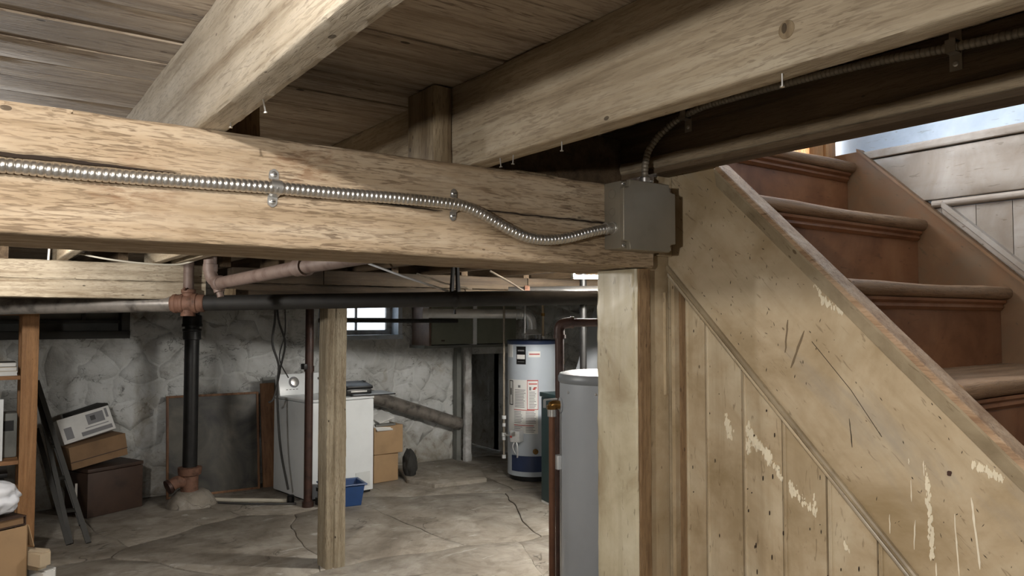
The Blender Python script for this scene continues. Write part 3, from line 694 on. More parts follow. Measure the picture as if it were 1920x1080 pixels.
# door frame at the head of the stairs and the bright room behind it
d1 = thing('door_1', 'bright doorway with orange wood casing at the stair head', 'door', (2.0, 1.47, 2.185), None, 'structure')
MB().box((2.30, 1.44, 2.187), (2.36, 1.47, 4.1), None, .004).build('casing_board', 'orange', d1)
MB().box((2.20, 1.435, 2.187), (2.255, 1.50, 4.1), None, .004).build('casing_board', 'orange', d1)
MB().box((2.262, 1.445, 2.187), (2.295, 1.49, 4.1), None, .004).build('door_stop', 'orange', d1)
MB().box((1.5, 1.435, 2.187), (1.56, 1.50, 4.1), None, .004).build('casing_board', 'orange', d1)
for nm, a, b_, lab in [('wall_upper_left', (1.42, -1.3, 2.32), (1.5, 3.4, 4.2), 'upper hall wall beside the stair opening'), ('wall_upper_back', (1.4, 3.4, 2.2), (3.6, 3.5, 4.2), 'bright wall of the room above'),
     ('wall_upper_front', (1.4, -1.4, 2.2), (2.5, -1.3, 4.2), 'upper hall wall above the stair foot'),
     ('ceiling_upper', (1.4, -1.4, 4.2), (3.6, 3.5, 4.3), 'white ceiling of the room above')]:
    tag(MB().box(a, b_).build(nm, 'pale', None, False), lab, 'wall', None, 'structure')

# ------------------------------------------------------------------ CONDUIT AND BOX
def flex(pts, r, rv, pitch, mat, name, n=14):
    P = path(pts, pitch/8); rs = [rv+(r-rv)*abs(math.sin(PI*(i/8)))**.45 for i in range(len(P))]
    return MB().tube(P, rs, n).build(name, mat, None, True, 75)
cp = [(-.14, 1.361, 1.895), (.028, 1.362, 1.900), (.118, 1.361, 1.8995), (.248, 1.362, 1.902), (.437, 1.362, 1.907), (.567, 1.362, 1.908), (.702, 1.362, 1.911), (.818, 1.362, 1.910), (.856, 1.362, 1.905), (.894, 1.361, 1.892), (.950, 1.36, 1.869), (1.001, 1.358, 1.853), (1.054, 1.356, 1.849), (1.116, 1.354, 1.857), (1.181, 1.351, 1.874), (1.225, 1.35, 1.884), (1.25, 1.35, 1.888)]
o = flex(cp, .0122, .0102, .0098, 'conduit', 'flexible_conduit'); tag(o, 'shiny ribbed flexible metal conduit running along the front beam into the grey box', 'conduit')
cp2 = [(1.366, 1.35, 2.01), (1.367, 1.350, 2.05), (1.378, 1.350, 2.09), (1.400, 1.335, 2.13), (1.416, 1.29, 2.162), (1.418, 1.23, 2.176), (1.418, 1.166, 2.179), (1.418, .952, 2.176), (1.418, .777, 2.168), (1.418, .633, 2.155), (1.418, .529, 2.148), (1.418, .33, 2.14)]
o = flex(cp2, .0088, .0068, .0095, 'conduit_dull', 'flexible_conduit', 12); tag(o, 'dull thin flexible conduit curving up from the grey box along the dark trimmer', 'conduit')
def strap(c, label, r=.0132, ln=.0350, w=.0195, mat='steel', tilt=2.5):
    """two-hole strap on a face looking towards -Y; c is on the face at the conduit's centre"""
    t = thing('conduit_strap', label, 'strap', c, None)
    cen = []   # (z, y)
    for i in range(7): cen.append((ln-i*(ln-r-.004)/6, 0.0))
    for i in range(1, 12):
        a = PI*i/12; cen.append(((r+.0012)*math.cos(a), -((r+.0012)*math.sin(a)*1.0+.0105*min(1, math.sin(a)*2))))
    for i in range(7): cen.append((-(r+.004)-i*(ln-r-.004)/6, 0.0))
    tl = math.radians(tilt); mb = MB(); vs = []; th = .0014; n = len(cen)
    for z, y in cen:
        e = ln-abs(z); half = w/2 if e > w/2 else math.sqrt(max(0, (w/2)**2-(w/2-e)**2))
        half = max(half, .002)
        if abs(z) > r+.003: half *= .93
        for x, yo in ((-half, y), (half, y), (half, y-th), (-half, y-th)):
            vs.append((c[0]+x*math.cos(tl)+z*math.sin(tl), c[1]+yo-.0003, c[2]+z*math.cos(tl)-x*math.sin(tl)))
    fs = [(i*4+j, (i+1)*4+j, (i+1)*4+(j+1)%4, i*4+(j+1)%4) for i in range(n-1) for j in range(4)]+[(0, 1, 2, 3), tuple((n-1)*4+j for j in range(4))]
    mb.add(vs, fs).build('saddle', mat, t, True, 40)
    for s in (1, -1):
        z = s*(ln-.010); p = (c[0]+z*math.sin(tl), c[1]-.0016, c[2]+z*math.cos(tl))
        sc = MB().lathe([(.0058, 0), (.0058, .0012), (.0045, .0026), (.0015, .0033)], p, 16, (0, -1, 0)).build('screw', 'steel', t)
        MB().box((p[0]-.0045, p[1]-.0037, p[2]-.0006), (p[0]+.0045, p[1]-.002, p[2]+.0006)).build('slot', 'black', sc, False)
    return t
strap((.4415, 1.3765, 1.9085), 'galvanised two-hole strap, left one of the pair on the front beam')
strap((.8235, 1.3765, 1.911), 'galvanised two-hole strap where the conduit starts to dip, nearer the box', .0118, .034, .0165)
def clampY(c, label):
    t = thing('conduit_clamp', label, 'clamp', c)
    x, y, z = c
    MB().box((x-.0015, y-.011, z-.042), (x, y+.011, z+.03), None, .0006).box((x-.022, y-.009, z-.012), (x-.0203, y+.009, z+.010)).box((x-.0215, y-.009, z+.009), (x, y+.009, z+.0106)).box((x-.0215, y-.009, z-.0126), (x, y+.009, z-.011)).build('saddle', 'conduit_dull', t, False)
    MB().lathe([(.005, 0), (.005, .001), (.003, .0024)], (x-.0015, y, z-.03), 12, (-1, 0, 0)).build('screw', 'steel', t)
    return t
clampY((1.429, .637, 2.157), 'small dull strap holding the thin conduit to the trimmer at upper right')
clampY((1.429, 1.262, 2.172), 'small strap in shadow where the thin conduit bends below the long joist')
# junction box
jb = thing('junction_box', 'square grey metal junction box at the end of the front beam', 'box', (1.342, 1.38, 1.838))
bx0, bx1, bz0, bz1 = 1.256, 1.428, 1.838, 2.001
MB().box((bx0, 1.322, bz0), (bx1, 1.381, bz1), None, .004).build('body', 'boxgrey', jb)
nt, cr = .021, .006
def notched(x0, z0, x1, z1, nt, r):
    """plate with concave rounded notches in its corners"""
    pts = []
    for (cx, cz, sx, sz) in ((x0, z0, 1, 1), (x1, z0, -1, 1), (x1, z1, -1, -1), (x0, z1, 1, -1)):
        seq = [(0, nt), (nt*.55, nt*.95), (nt*.86, nt*.82), (nt*.98, nt*.5), (nt, 0)]
        if (sx*sz) < 0: seq = seq[::-1]
        pts += [(cx+sx*a, cz+sz*b_) for a, b_ in seq]
    return pts
pl = notched(bx0-.003, bz0-.003, bx1+.003, bz1+.003, nt, cr)
cv = MB().prism(pl, lambda u, v, w: (u, w, v), 1.309, 1.3225); me_ = cv.build('cover', 'boxgrey', jb, True, 30)
bv = me_.modifiers.new('bevel', 'BEVEL'); bv.width = .0022; bv.segments = 3; bv.limit_method = 'ANGLE'; bv.angle_limit = math.radians(40)
for sx, sz in ((bx0+.007, bz0+.007), (bx1-.007, bz0+.007), (bx1-.007, bz1-.007), (bx0+.007, bz1-.007)):
    sc = MB().lathe([(.0045, 0), (.0045, .002), (.003, .0035)], (sx, 1.3222, sz), 14, (0, -1, 0)).build('screw', 'steel', jb)
    MB().box((sx-.0035, 1.3178, sz-.0006), (sx+.0035, 1.3195, sz+.0006)).build('slot', 'black', sc, False)
for zc, r in ((1.972, .0125), (1.928, .0105)):
    MB().lathe([(r, 0), (r, .0014), (r-.0018, .0014), (r-.0022, .0002), (.001, .0003)], (bx0+.0003, 1.352, zc), 24, (-1, 0, 0)).build('knockout', 'boxgrey', jb)
MB().lathe([(.0155, 0), (.0155, .004), (.0135, .0045), (.0135, .020), (.0145, .021), (.0145, .026), (.011, .0262)], (bx0+.001, 1.35, 1.889), 24, (-1, 0, -.12)).build('connector', 'steel', jb)
MB().lathe([(.004, 0), (.004, .005), (.002, .006)], (bx0-.016, 1.338, 1.885), 10, (0, -1, -.3)).build('connector_screw', 'steel', jb)
MB().lathe([(.0165, 0), (.0165, .004), (.0135, .0045), (.0135, .022), (.012, .024), (.0105, .025)], (1.366, 1.35, bz1-.001), 24, (0, 0, 1)).build('connector', 'steel', jb)
MB().lathe([(.004, 0), (.004, .006), (.002, .007)], (1.374, 1.338, bz1+.012), 10, (.3, -1, 0)).build('connector_screw', 'steel', jb)

# ------------------------------------------------------------------ PIPES
def pt(a, b, t): return tuple(a[i]+(b[i]-a[i])*t for i in range(3))
A, B = (-.25, 5.78, 1.738), (3.31, 3.61, 1.812)
t = thing('drain_pipe', 'long dark horizontal drain pipe crossing under the far beam', 'pipe', (1.07, 4.95, 1.70))
TF = .375
dv = (Vector(B)-Vector(A)).normalized()
TE = Vector(A)+dv*((Vector((1.067, 4.945, 1.751))-Vector(A)).dot(dv))
q0 = TE-dv*.10; q1 = TE+dv*.10
MB().tube([A, tuple(q0)], .050, 20).build('pipe_run', 'drain_grey', t)
MB().tube([tuple(q1), tuple(Vector(B)+dv*.8)], .0475, 20).build('pipe_run', 'drain', t)
mb = MB()
L = .10
mb.lathe([(.050, -L), (.050, -L+.005), (.058, -L+.012), (.060, -L+.03), (.056, -L+.036), (.056, -L+.055), (.061, -L+.06), (.061, -L+.075), (.057, -L+.08), (.057, L-.07), (.061, L-.065), (.061, L-.045), (.055, L-.04), (.055, L-.01), (.050, L)], tuple(TE), 24, dv)
mb.lathe([(.036, 0), (.036, .062), (.043, .066), (.043, .085), (.034, .088)], tuple(TE), 20, (0, 0, 1))
mb.lathe([(.04, 0), (.04, .06), (.043, .066), (.043, .078), (.03, .079)], tuple(TE), 20, (0, 0, -1))
mb.build('tee_fitting', 'rust', t)
MB().lathe([(.009, 0), (.009, .012), (.005, .016)], tuple(TE+Vector((-.03, -.04, .085))), 6, (-.5, -.7, .3)).build('clamp_bolt', 'rust', t)
o = MB().tube([(TE.x, TE.y, TE.z+.085), (TE.x, TE.y, 2.18)], .031, 16).build('riser_pipe', 'rust2', None); tag(o, 'short rusty riser pipe going up from the pink brown tee of the drain pipe', 'pipe')
# sloping brown pipe with a coupling
t = thing('waste_pipe', 'rust brown waste pipe sloping up behind the front beam, with a coupling', 'pipe', (1.247, 3.46, 1.914))
P0, P1, P2 = Vector((1.136, 4.46, 1.872)), Vector((1.247, 3.459, 1.912)), Vector((1.285, 2.5, 1.925))
MB().tube([P0, P1], .034, 18).build('pipe_run', 'rust2', t); MB().tube([P1, P2], .034, 18).build('pipe_run', 'rust2', t)
MB().lathe([(.035, -.05), (.041, -.045), (.041, .03), (.046, .034), (.046, .055), (.035, .057)], P1, 22, (P1-P0)).build('coupling', 'rust2', t)
MB().lathe([(.036, -.02), (.043, -.015), (.043, .03), (.036, .034)], P0, 20, (P0-P1)).tube(path([P0, P0+Vector((-.02, .05, .02)), P0+Vector((-.035, .07, .07)), P0+Vector((-.035, .07, .2))], .02), .036, 16).lathe([(.040, 0), (.040, .04), (.034, .042)], P0+Vector((-.035, .07, .07)), 18, (0, 0, 1)).build('elbow', 'rust2', t)
MB().lathe([(.03, 0), (.03, .02), (.018, .022), (.018, .05)], P0+Vector((0, .02, -.03)), 14, (.2, -.2, -1)).build('cleanout_plug', 'rust2', t)
o = MB().box((1.30, 4.93, 1.792), (1.355, 4.99, 1.86)).build('wood_block', 'block', None, False); tag(o, 'small pale block on the ledge behind the sloping brown pipe', 'block')
# standpipe at the left on a concrete foot
SX, SY = 1.63, 7.32
t = thing('soil_stack', 'thick black vertical soil stack with rusty hub standing by the back wall', 'pipe', (SX, SY, 0))
MB().tube([(SX, SY, .30), (SX, SY, 2.18)], .063, 22).build('stack_pipe', 'iron', t)
MB().lathe([(.064, 0), (.077, .005), (.077, .075), (.082, .08), (.082, .10), (.064, .104)], (SX, SY, 1.48), 24).build('hub_collar', 'iron', t)
MB().lathe([(.088, 0), (.088, .02), (.082, .03), (.082, .10), (.066, .106)], (SX, SY, 1.60), 24).build('hub_collar', 'iron', t)
MB().lathe([(.075, 0), (.075, .16), (.095, .17), (.102, .21), (.102, .235), (.068, .24)], (SX, SY, .10), 24).tube(path([(SX-.03, SY, .2), (SX-.1, SY-.02, .22), (SX-.17, SY-.03, .19)], .02), .055, 14).build('rusty_hub', 'rust', t)
MB().lathe([(.06, 0), (.066, .005), (.066, .03), (.02, .034)], (SX-.165, SY-.03, .192), 18, (-1, -.2, -.4)).build('cleanout_cap', 'rustdark', t)
mb = MB(); prof = [(.22, -.02), (.20, .04), (.16, .10), (.12, .125), (.06, .13)]; mb.lathe(prof, (SX+.02, SY, 0), 20)
mb.v = [(x+.03*noise.noise(Vector((x*7, y*7, z*9))), y+.03*noise.noise(Vector((x*7, y*7, 5+z*9))), z+(.02*noise.noise(Vector((x*9, y*9, 2))) if z > 0 else 0)) for x, y, z in mb.v]
mb.build('concrete_foot', 'floor', t, True, 60)
# two vertical pipes before the washer
def vpipe(x, y, z0, z1, r, mat, name, label, coups=(), cmat=None, lean=0.0):
    t = thing(name, label, 'pipe', (x, y, z0))
    MB().tube([(x, y, z0), (x+lean, y, z1)], r, 14).build('pipe_run', mat, t)
    for zc, rr, h in coups: MB().lathe([(rr, 0), (rr, h)], (x+lean*(zc-z0)/(z1-z0), y, zc), 16).build('coupling', cmat or mat, t)
    return t
v1 = vpipe(2.47, 6.62, 0, 2.1, .037, 'rustdark', 'vertical_pipe', 'brown black vertical pipe in front of the washing machine console', [(.0, .05, .05), (1.2, .044, .05)], 'rustdark')
MB().box((2.405, 6.58, 1.22), (2.44, 6.66, 1.27), None, .006).build('pipe_clip', 'iron', v1)
v2 = vpipe(2.565, 6.58, 0, 2.1, .019, 'iron', 'vertical_pipe', 'thin black vertical pipe beside the square post', [(.02, .04, .06), (.14, .034, .03)], 'iron')
MB().lathe([(.03, 0), (.03, .018)], (2.565, 6.58, 1.13), 16).tube([(2.565, 6.55, 1.14), (2.61, 6.5, 1.14)], .008, 8).build('pipe_clamp', 'steel', v2)
# horizontal thin pipe in front of the window
o = MB().tube([(2.9, 7.52, 1.654), (4.40, 7.25, 1.648)], .022, 12).build('window_pipe', 'iron', None); tag(o, 'thin dark pipe running across the bright window towards the duct', 'pipe')
# pipe hanger
t = thing('pipe_hanger', 'black V shaped strap hanger holding the drain pipe', 'hanger', (2.47, 4.12, 1.78))
for s in (-1, 1): MB().prism([(-.012, 0), (.012, 0), (.007, .25), (-.007, .25)], lambda u, v, w: (2.478+s*.014+s*(.25-v)*.05+u*1.0, 4.115+w, 1.775+v), -.012, .012).build('strap_leg', 'iron', t, False)
MB().lathe([(.053, -.012), (.057, -.012), (.057, .012), (.053, .012)], tuple(Vector(A)+dv*((Vector((2.478, 4.11, 1.79))-Vector(A)).dot(dv))), 22, dv).build('ring', 'iron', t)
o = MB().tube([(2.478, 4.115, 1.73), (2.478, 4.115, 1.70)], .008, 8).build('hanger_bolt', 'iron', t)
# loose steel straps and wires
o = MB().tube([(2.03, 4.43, 2.02), (2.22, 4.3, 1.935), (2.45, 4.145, 1.845)], .007, 8).build('steel_strap', 'galv', None); tag(o, 'thin grey steel rod slanting down to the black pipe hanger', 'strap')
o = MB().tube([(2.28, 4.25, 1.955), (2.5, 4.28, 1.90), (2.72, 4.3, 1.87)], .006, 8).build('steel_strap', 'conduit_dull', None); tag(o, 'second thinner steel rod lying above the drain pipe near the hanger', 'strap')
o = MB().tube(path([(2.9, 4.35, 2.0), (3.02, 4.3, 1.93), (3.12, 4.2, 1.845), (3.22, 4.15, 1.83)], .02), .007, 8).build('hanging_wire', 'conduit_dull', None); tag(o, 'bent grey wire beside the dark upper pipe at right', 'wire')
t = thing('upper_pipe', 'dark grey pipe above the drain pipe at right with a clamp ring', 'pipe', (3.3, 4.4, 1.86))
MB().tube([(3.16, 4.50, 1.868), (4.9, 3.30, 1.895)], .034, 16).build('pipe_run', 'drain', t)
MB().lathe([(.035, -.02), (.044, -.015), (.044, .015), (.035, .02)], (3.27, 4.424, 1.870), 18, (1.74, -1.2, .03)).build('clamp_ring', 'rust', t)
o = MB().tube(path([(.45, 4.75, 2.03), (.6, 4.7, 2.0), (.8, 4.72, 1.985), (.98, 4.75, 1.99), (1.1, 4.7, 2.03)], .02), .005, 8).build('hanging_cable', 'cablew', None); tag(o, 'pale cable sagging between joists above the left beam', 'cable')
o = MB().tube([(.34, 4.98, 2.0), (.345, 4.975, 2.12)], .006, 8).build('white_wire', 'paper', None); tag(o, 'short white wire end standing above the left beam', 'wire')
# cables before the wall
for pts, r, lab in [([(2.26, 7.0, 2.0), (2.275, 6.98, 1.7), (2.25, 6.97, 1.45), (2.31, 6.97, 1.24), (2.30, 6.97, 1.0), (2.335, 6.97, .5), (2.41, 6.95, .08)], .011, 'grey cable looping down to the floor beside the washer'),
        ([(2.30, 7.02, 2.0), (2.31, 7.0, 1.68), (2.37, 6.98, 1.45), (2.33, 6.98, 1.22), (2.27, 6.97, .95), (2.22, 7.0, .9)], .010, 'darker cable crossing the looping grey cable'),
        ([(2.40, 7.1, 1.9), (2.41, 7.1, 1.55), (2.36, 7.1, 1.3), (2.44, 7.05, 1.1)], .006, 'thin black cable hanging behind the two crossed cables')]:
    o = MB().tube(path(pts, .03), r, 8).build('hanging_cable', 'rubber', None); tag(o, lab, 'cable')
t = thing('drain_hose', 'pale hose lying on the floor from the soil stack to the washer', 'hose', (2.0, 6.9, 0))
MB().tube(path([(1.80, 7.35, .02), (1.95, 7.2, .02), (2.15, 7.05, .02), (2.38, 6.85, .022)], .03), .018, 10).build('hose', 'cablew', t)
MB().lathe([(.03, 0), (.034, .01), (.034, .07), (.025, .08)], (2.385, 6.82, .0), 14).build('hose_end', 'black', t)
o = MB().tube(path([(1.85, 7.2, .012), (2.05, 7.0, .012), (2.25, 6.85, .012), (2.42, 6.75, .012)], .03), .01, 8).build('floor_cable', 'rubber', None); tag(o, 'dark thin hose on the floor in front of the pale hose', 'hose')

# ------------------------------------------------------------------ WINDOWS
w1 = thing('window_1', 'bright basement window with white panes above the washer', 'window', (3.5, YB, 1.49), None, 'structure')
MB().box((3.02, YB-.03, 1.44), (4.02, YB+.3, 1.492), None, .006).build('sill', 'pale', w1)
MB().box((3.97, YB-.01, 1.49), (4.02, YB+.28, 2.04)).build('reveal', 'pale', w1, False); MB().box((3.02, YB-.01, 1.49), (3.07, YB+.28, 2.04)).build('reveal', 'pale', w1, False)
for a, b_ in [((3.07, YB+.16, 1.492), (3.97, YB+.2, 1.545)), ((3.07, YB+.16, 1.96), (3.97, YB+.2, 2.02)), ((3.07, YB+.16, 1.545), (3.13, YB+.2, 1.96)), ((3.90, YB+.16, 1.545), (3.97, YB+.2, 1.96)),
        ((3.13, YB+.165, 1.66), (3.90, YB+.195, 1.685)), ((3.52, YB+.165, 1.545), (3.545, YB+.195, 1.96))]:
    MB().box(a, b_, None, .004).build('window_frame', 'winframe', w1)
for x0, x1 in ((3.13, 3.52), (3.545, 3.9)):
    for z0, z1 in ((1.545, 1.66), (1.685, 1.96)): MB().box((x0, YB+.175, z0), (x1, YB+.18, z1)).build('pane', 'glass', w1, False)
w2 = thing('window_2', 'dark blocked basement window at the far left of the back wall', 'window', (.6, YB, 1.5), None, 'structure')
MB().box((.05, YB+.2, 1.5), (1.2, YB+.3, 2.02)).build('backing', 'greycase', w2, False)
for a, b_ in [((.05, YB-.02, 1.49), (1.2, YB+.2, 1.56)), ((1.13, YB, 1.56), (1.2, YB+.2, 2.02)), ((.05, YB+.13, 1.63), (1.13, YB+.18, 1.66)), ((.82, YB+.13, 1.66), (.85, YB+.18, 2.0)), ((.4, YB+.13, 1.66), (.43, YB+.18, 2.0))]:
    MB().box(a, b_, None, .004).build('window_frame', 'ladder', w2)

# ------------------------------------------------------------------ DUCT, FLUE, POLE, SLOPING PIPE
t = thing('air_duct', 'rectangular sheet metal duct hanging under the ceiling at the back', 'duct', (4.5, 7.4, 1.37))
MB().box((4.147, 7.38, 1.385), (4.70, 7.8, 1.82), None, .004).build('duct_section', 'duct', t); MB().box((4.72, 7.385, 1.385), (5.3, 7.8, 1.82), None, .004).build('duct_section', 'duct', t)
MB().box((4.685, 7.37, 1.378), (4.735, 7.81, 1.83)).build('seam_strip', 'galv', t, False)
MB().box((4.12, 7.39, 1.372), (4.145, 7.79, 1.83)).build('end_plate', 'ductend', t, False)
MB().box((4.10, 7.46, 1.34), (5.3, 7.84, 1.372)).build('support_board', 'greycase', t, False)
MB().box((4.27, 7.374, 1.42), (4.31, 7.381, 1.435)).build('rust_mark', 'rustdark', t, False)
o = timber('Z', (4.745, 7.62, 0), (4.835, 7.70, 1.345), 40, 6, .006, 111, .02).build('duct_prop', 'winframe', None); tag(o, 'whitewashed pole propping the duct by the back wall', 'post')
o = MB().box((4.68, 7.72, 0), (4.74, 7.80, 1.34)).build('side_board', 'greycase', None, False); tag(o, 'grey board standing behind the whitewashed pole', 'board')
o = MB().tube([(3.5, 7.72, .85), (4.72, 7.72, .43)], .075, 18).build('sloping_pipe', 'drain_grey', None); tag(o, 'fat grey pipe sloping down along the back wall to the pole', 'pipe')
HX, HY = 4.87, 6.50; HR = .258
t = thing('flue_pipe', 'silver flue pipe with an elbow from the water heater to the left', 'flue', (HX, HY, 1.47))
fl_d = Vector((-.815, .579, 0))
top = Vector((HX, HY, 1.70)); mb = MB()
mb.tube(path([(HX, HY, 1.53), (HX, HY, 1.60), tuple(Vector((HX, HY, 1.675))+fl_d*.02), tuple(Vector((HX, HY, 1.715))+fl_d*.08), tuple(Vector((HX, HY, 1.722))+fl_d*.16)], .012), .052, 20); mb.build('elbow', 'galv', t)
MB().tube([tuple(Vector((HX, HY, 1.722))+fl_d*.15), tuple(Vector((HX, HY, 1.73))+fl_d*1.16)], .05, 20).build('pipe_run', 'galv', t)
MB().lathe([(.0505, -.03), (.057, -.03), (.057, .03), (.0505, .03)], Vector((HX, HY, 1.73))+fl_d*1.13, 20, fl_d).build('end_collar', 'galv', t)
for k in (.16, .11): MB().lathe([(.052, -.004), (.056, 0), (.052, .004)], Vector((HX, HY, 1.715))+fl_d*k, 20, fl_d).build('seam_ring', 'galv', t)
MB().lathe([(.115, 0), (.115, .006), (.062, .05), (.054, .06)], (HX, HY, 1.50), 24).build('draft_hood', 'galv', t)
for k in range(4): MB().box((HX+.095*math.cos(k*PI/2+.4)-.008, HY+.095*math.sin(k*PI/2+.4)-.008, 1.452), (HX+.095*math.cos(k*PI/2+.4)+.008, HY+.095*math.sin(k*PI/2+.4)+.008, 1.502)).build('hood_leg', 'galv', t, False)

# ------------------------------------------------------------------ WATER HEATER
t = thing('water_heater', 'light grey cylindrical gas water heater with paper labels at the back right', 'water heater', (HX, HY, 0))
MB().lathe([(HR-.02, 0), (HR-.02, .05)], (HX, HY, 0), 40).build('base', 'black', t)
MB().lathe([(HR, 0), (HR, 1.36)], (HX, HY, .05), 48).build('tank', 'heater', t)
MB().lathe([(HR+.004, 0), (HR+.006, .004), (HR+.006, .036), (HR-.01, .044), (.05, .05)], (HX, HY, 1.405), 48).build('top_cap', 'navy', t)
HA = math.atan2(-HY, -HX)      # towards the viewer
def curved(r, a0, a1, z0, z1, name, mat, par, n=10, th=.002):
    mb = MB(); vs = []
    for i in range(n+1):
        a = HA+math.radians(a0+(a1-a0)*i/n)
        for rr, zz_ in ((r, z0), (r+th, z0), (r+th, z1), (r, z1)): vs.append((HX+rr*math.cos(a), HY+rr*math.sin(a), zz_))
    fs = [(i*4+j, (i+1)*4+j, (i+1)*4+(j+1)%4, i*4+(j+1)%4) for i in range(n) for j in range(4)]+[(0, 1, 2, 3), tuple(n*4+j for j in range(4))]
    return mb.add(vs, fs).build(name, mat, par, True, 40)
# angle grows towards the left edge as seen from the front? -> negative is left here
LBL = curved(HR, -68, 14, .49, 1.04, 'instruction_label', 'label', t, 20)
WL = curved(HR+.002, -10, 14, .74, 1.035, 'warning_label', 'label', LBL, 8)
for a0, a1, z0, z1, m in [(-11, -10, .735, 1.04, 'redprint'), (13.5, 14.5, .735, 1.04, 'redprint'), (-11, 14.5, 1.03, 1.04, 'redprint'), (-11, 14.5, .735, .742, 'redprint'), (-7, 12, .995, 1.006, 'redprint'),
        (4, 11, .955, .968, 'redprint'), (2, 8, .94, .955, 'redprint'), (-6, -1.5, .935, .97, 'print'), (-45, 6, .727, .734, 'redprint'), (-45, 4, .57, .577, 'redprint'), (-62, -60.5, .78, 1.03, 'black'), (-50, -48.5, .78, 1.03, 'black'), (-62, -48.5, 1.022, 1.03, 'black'), (-62, -48.5, .775, .783, 'black'), (-57, -54, .88, .95, 'black'), (-33, -27, .96, .985, 'print')]:
    curved(HR+.003, a0, a1, z0, z1, 'print_mark', m, LBL, 4)
mb = MB()
for z0, z1, a0, a1 in [(.75, .92, -6, 11), (.76, .94, -42, -14), (.59, .715, -44, -20), (.59, .715, -14, 10), (.505, .56, -44, -22), (.505, .56, -14, 8)]:
    z = z1
    while z > z0:
        aa = HA+math.radians(a0); ab = HA+math.radians(a1-rnd.uniform(0, 6)); n = 6; vs = []
        for i in range(n+1):
            a = aa+(ab-aa)*i/n; R_ = HR+.0055
            vs += [(HX+R_*math.cos(a), HY+R_*math.sin(a), z), (HX+R_*math.cos(a), HY+R_*math.sin(a), z-.006)]
        mb.add(vs, [(2*i, 2*i+1, 2*i+3, 2*i+2) for i in range(n)]); z -= .016
mb.build('print_lines', 'print', LBL, False, kind='stuff')
R1 = curved(HR, -38, -14, 1.20, 1.385, 'rating_plate', 'black', t, 8)
curved(HR+.002, -36, -16, 1.255, 1.30, 'print_mark', 'label', R1, 6); curved(HR+.002, -34, -18, 1.335, 1.35, 'print_mark', 'print', R1, 6); curved(HR+.002, -34, -18, 1.225, 1.23, 'print_mark', 'print', R1, 6)
R2 = curved(HR, -8, 20, 1.275, 1.335, 'energy_label', 'label', t, 8); curved(HR+.002, -6, 18, 1.30, 1.312, 'print_mark', 'redprint', R2, 6)
curved(HR, -75, -50, 1.27, 1.40, 'side_label', 'label', t, 8)
curved(HR+.001, -52, 60, .10, .26, 'burner_door', 'navy', t, 20, .006)
vd = Vector((math.cos(HA), math.sin(HA), 0)); vl = Vector((vd.y, -vd.x, 0))   # vl: to the left seen from the front? fixed below
def hp(a, r): return Vector((HX+r*math.cos(HA+math.radians(a)), HY+r*math.sin(HA+math.radians(a)), 0))
gv = hp(-30, HR+.05); mt = Matrix.Translation((gv.x, gv.y, 0)) @ Matrix.Rotation(HA+math.radians(-30)+PI/2, 4, 'Z')
G = MB().box((-.055, -.05, .41), (.055, .05, .53), mt, .012).build('gas_valve', 'galv', t); MB().lathe([(.024, 0), (.022, .02), (.01, .022)], mt @ Vector((.0, -.05, .50)), 18, mt.to_3x3() @ Vector((0, -1, 0))).build('valve_knob', 'steel', G); MB().box((-.05, -.055, .455), (-.03, -.05, .475), mt).build('red_button', 'redprint', G, False)
MB().tube(path([mt @ Vector((.01, -.03, .42)), mt @ Vector((.03, -.04, .36)), mt @ Vector((.02, -.02, .28)), mt @ Vector((.0, .0, .24))], .02), .008, 8).tube(path([mt @ Vector((-.01, -.03, .42)), mt @ Vector((-.02, -.05, .36)), mt @ Vector((.0, -.02, .28))], .02), .006, 8).build('burner_tube', 'galv', G)
dp = hp(8, HR+.0); MB().lathe([(.028, 0), (.028, .02), (.018, .024), (.018, .05)], (dp.x, dp.y, .31), 16, hp(8, 1)-hp(8, 0)).build('drain_valve', 'brass', t)
# cold and hot water pipes on top
for dx, lab, m in ((-.115, 'copper grey cold water pipe on the left of the flue', 'steel'), (.075, 'pale hot water pipe with a brass union right of the flue', 'cardpale')):
    px_ = HX+.815*dx; py_ = HY-.579*dx-.09*.8
    p = thing('water_pipe', lab, 'pipe', (px_, py_, 1.455)); MB().tube([(px_, py_, 1.455), (px_, py_, 2.15)], .013, 10).build('pipe_run', m, p)
    MB().lathe([(.022, 0), (.024, .01), (.024, .03), (.016, .035)], (px_, py_, 1.457), 12).build('union', 'steel', p)
    if dx > 0: MB().lathe([(.02, 0), (.02, .03)], (px_, py_, 1.70), 12).build('coupling', 'brass', p)
gx, gy = 4.585, 6.61
t = thing('gas_pipe', 'grey gas pipe coming down left of the water heater with a drip leg', 'pipe', (gx, gy, .2))
MB().tube([(gx, gy, .22), (gx, gy, 2.15)], .012, 10).build('pipe_run', 'conduit_dull', t)
for z, r in ((.21, .022), (.40, .02), (.44, .024), (.54, .018), (.62, .024)): MB().lathe([(r, 0), (r, .035)], (gx, gy, z), 12).build('fitting', 'galv', t)
MB().tube([(gx, gy, .46), tuple(mt @ Vector((-.05, 0, .46)))], .011, 10).build('branch', 'steel', t)
o = MB().tube(path([(HX+.27, HY-.02, 1.3), (HX+.32, HY-.1, 1.26), (HX+.34, HY-.12, 1.15), (HX+.33, HY-.1, 1.0)], .03), .012, 8).build('black_hose', 'black', None); tag(o, 'black hose bending down at the right of the water heater', 'hose')
yx = HX+.19; yy = HY-.28
t = thing('gas_connector', 'yellow coated flexible gas tube before the water heater', 'pipe', (yx, yy, .9)); MB().tube([(yx, yy, .9), (yx, yy, 1.20)], .016, 10).build('yellow_tube', 'yellow', t); MB().lathe([(.022, 0), (.022, .04), (.012, .045)], (yx, yy, 1.195), 12).build('brass_nut', 'brass', t)

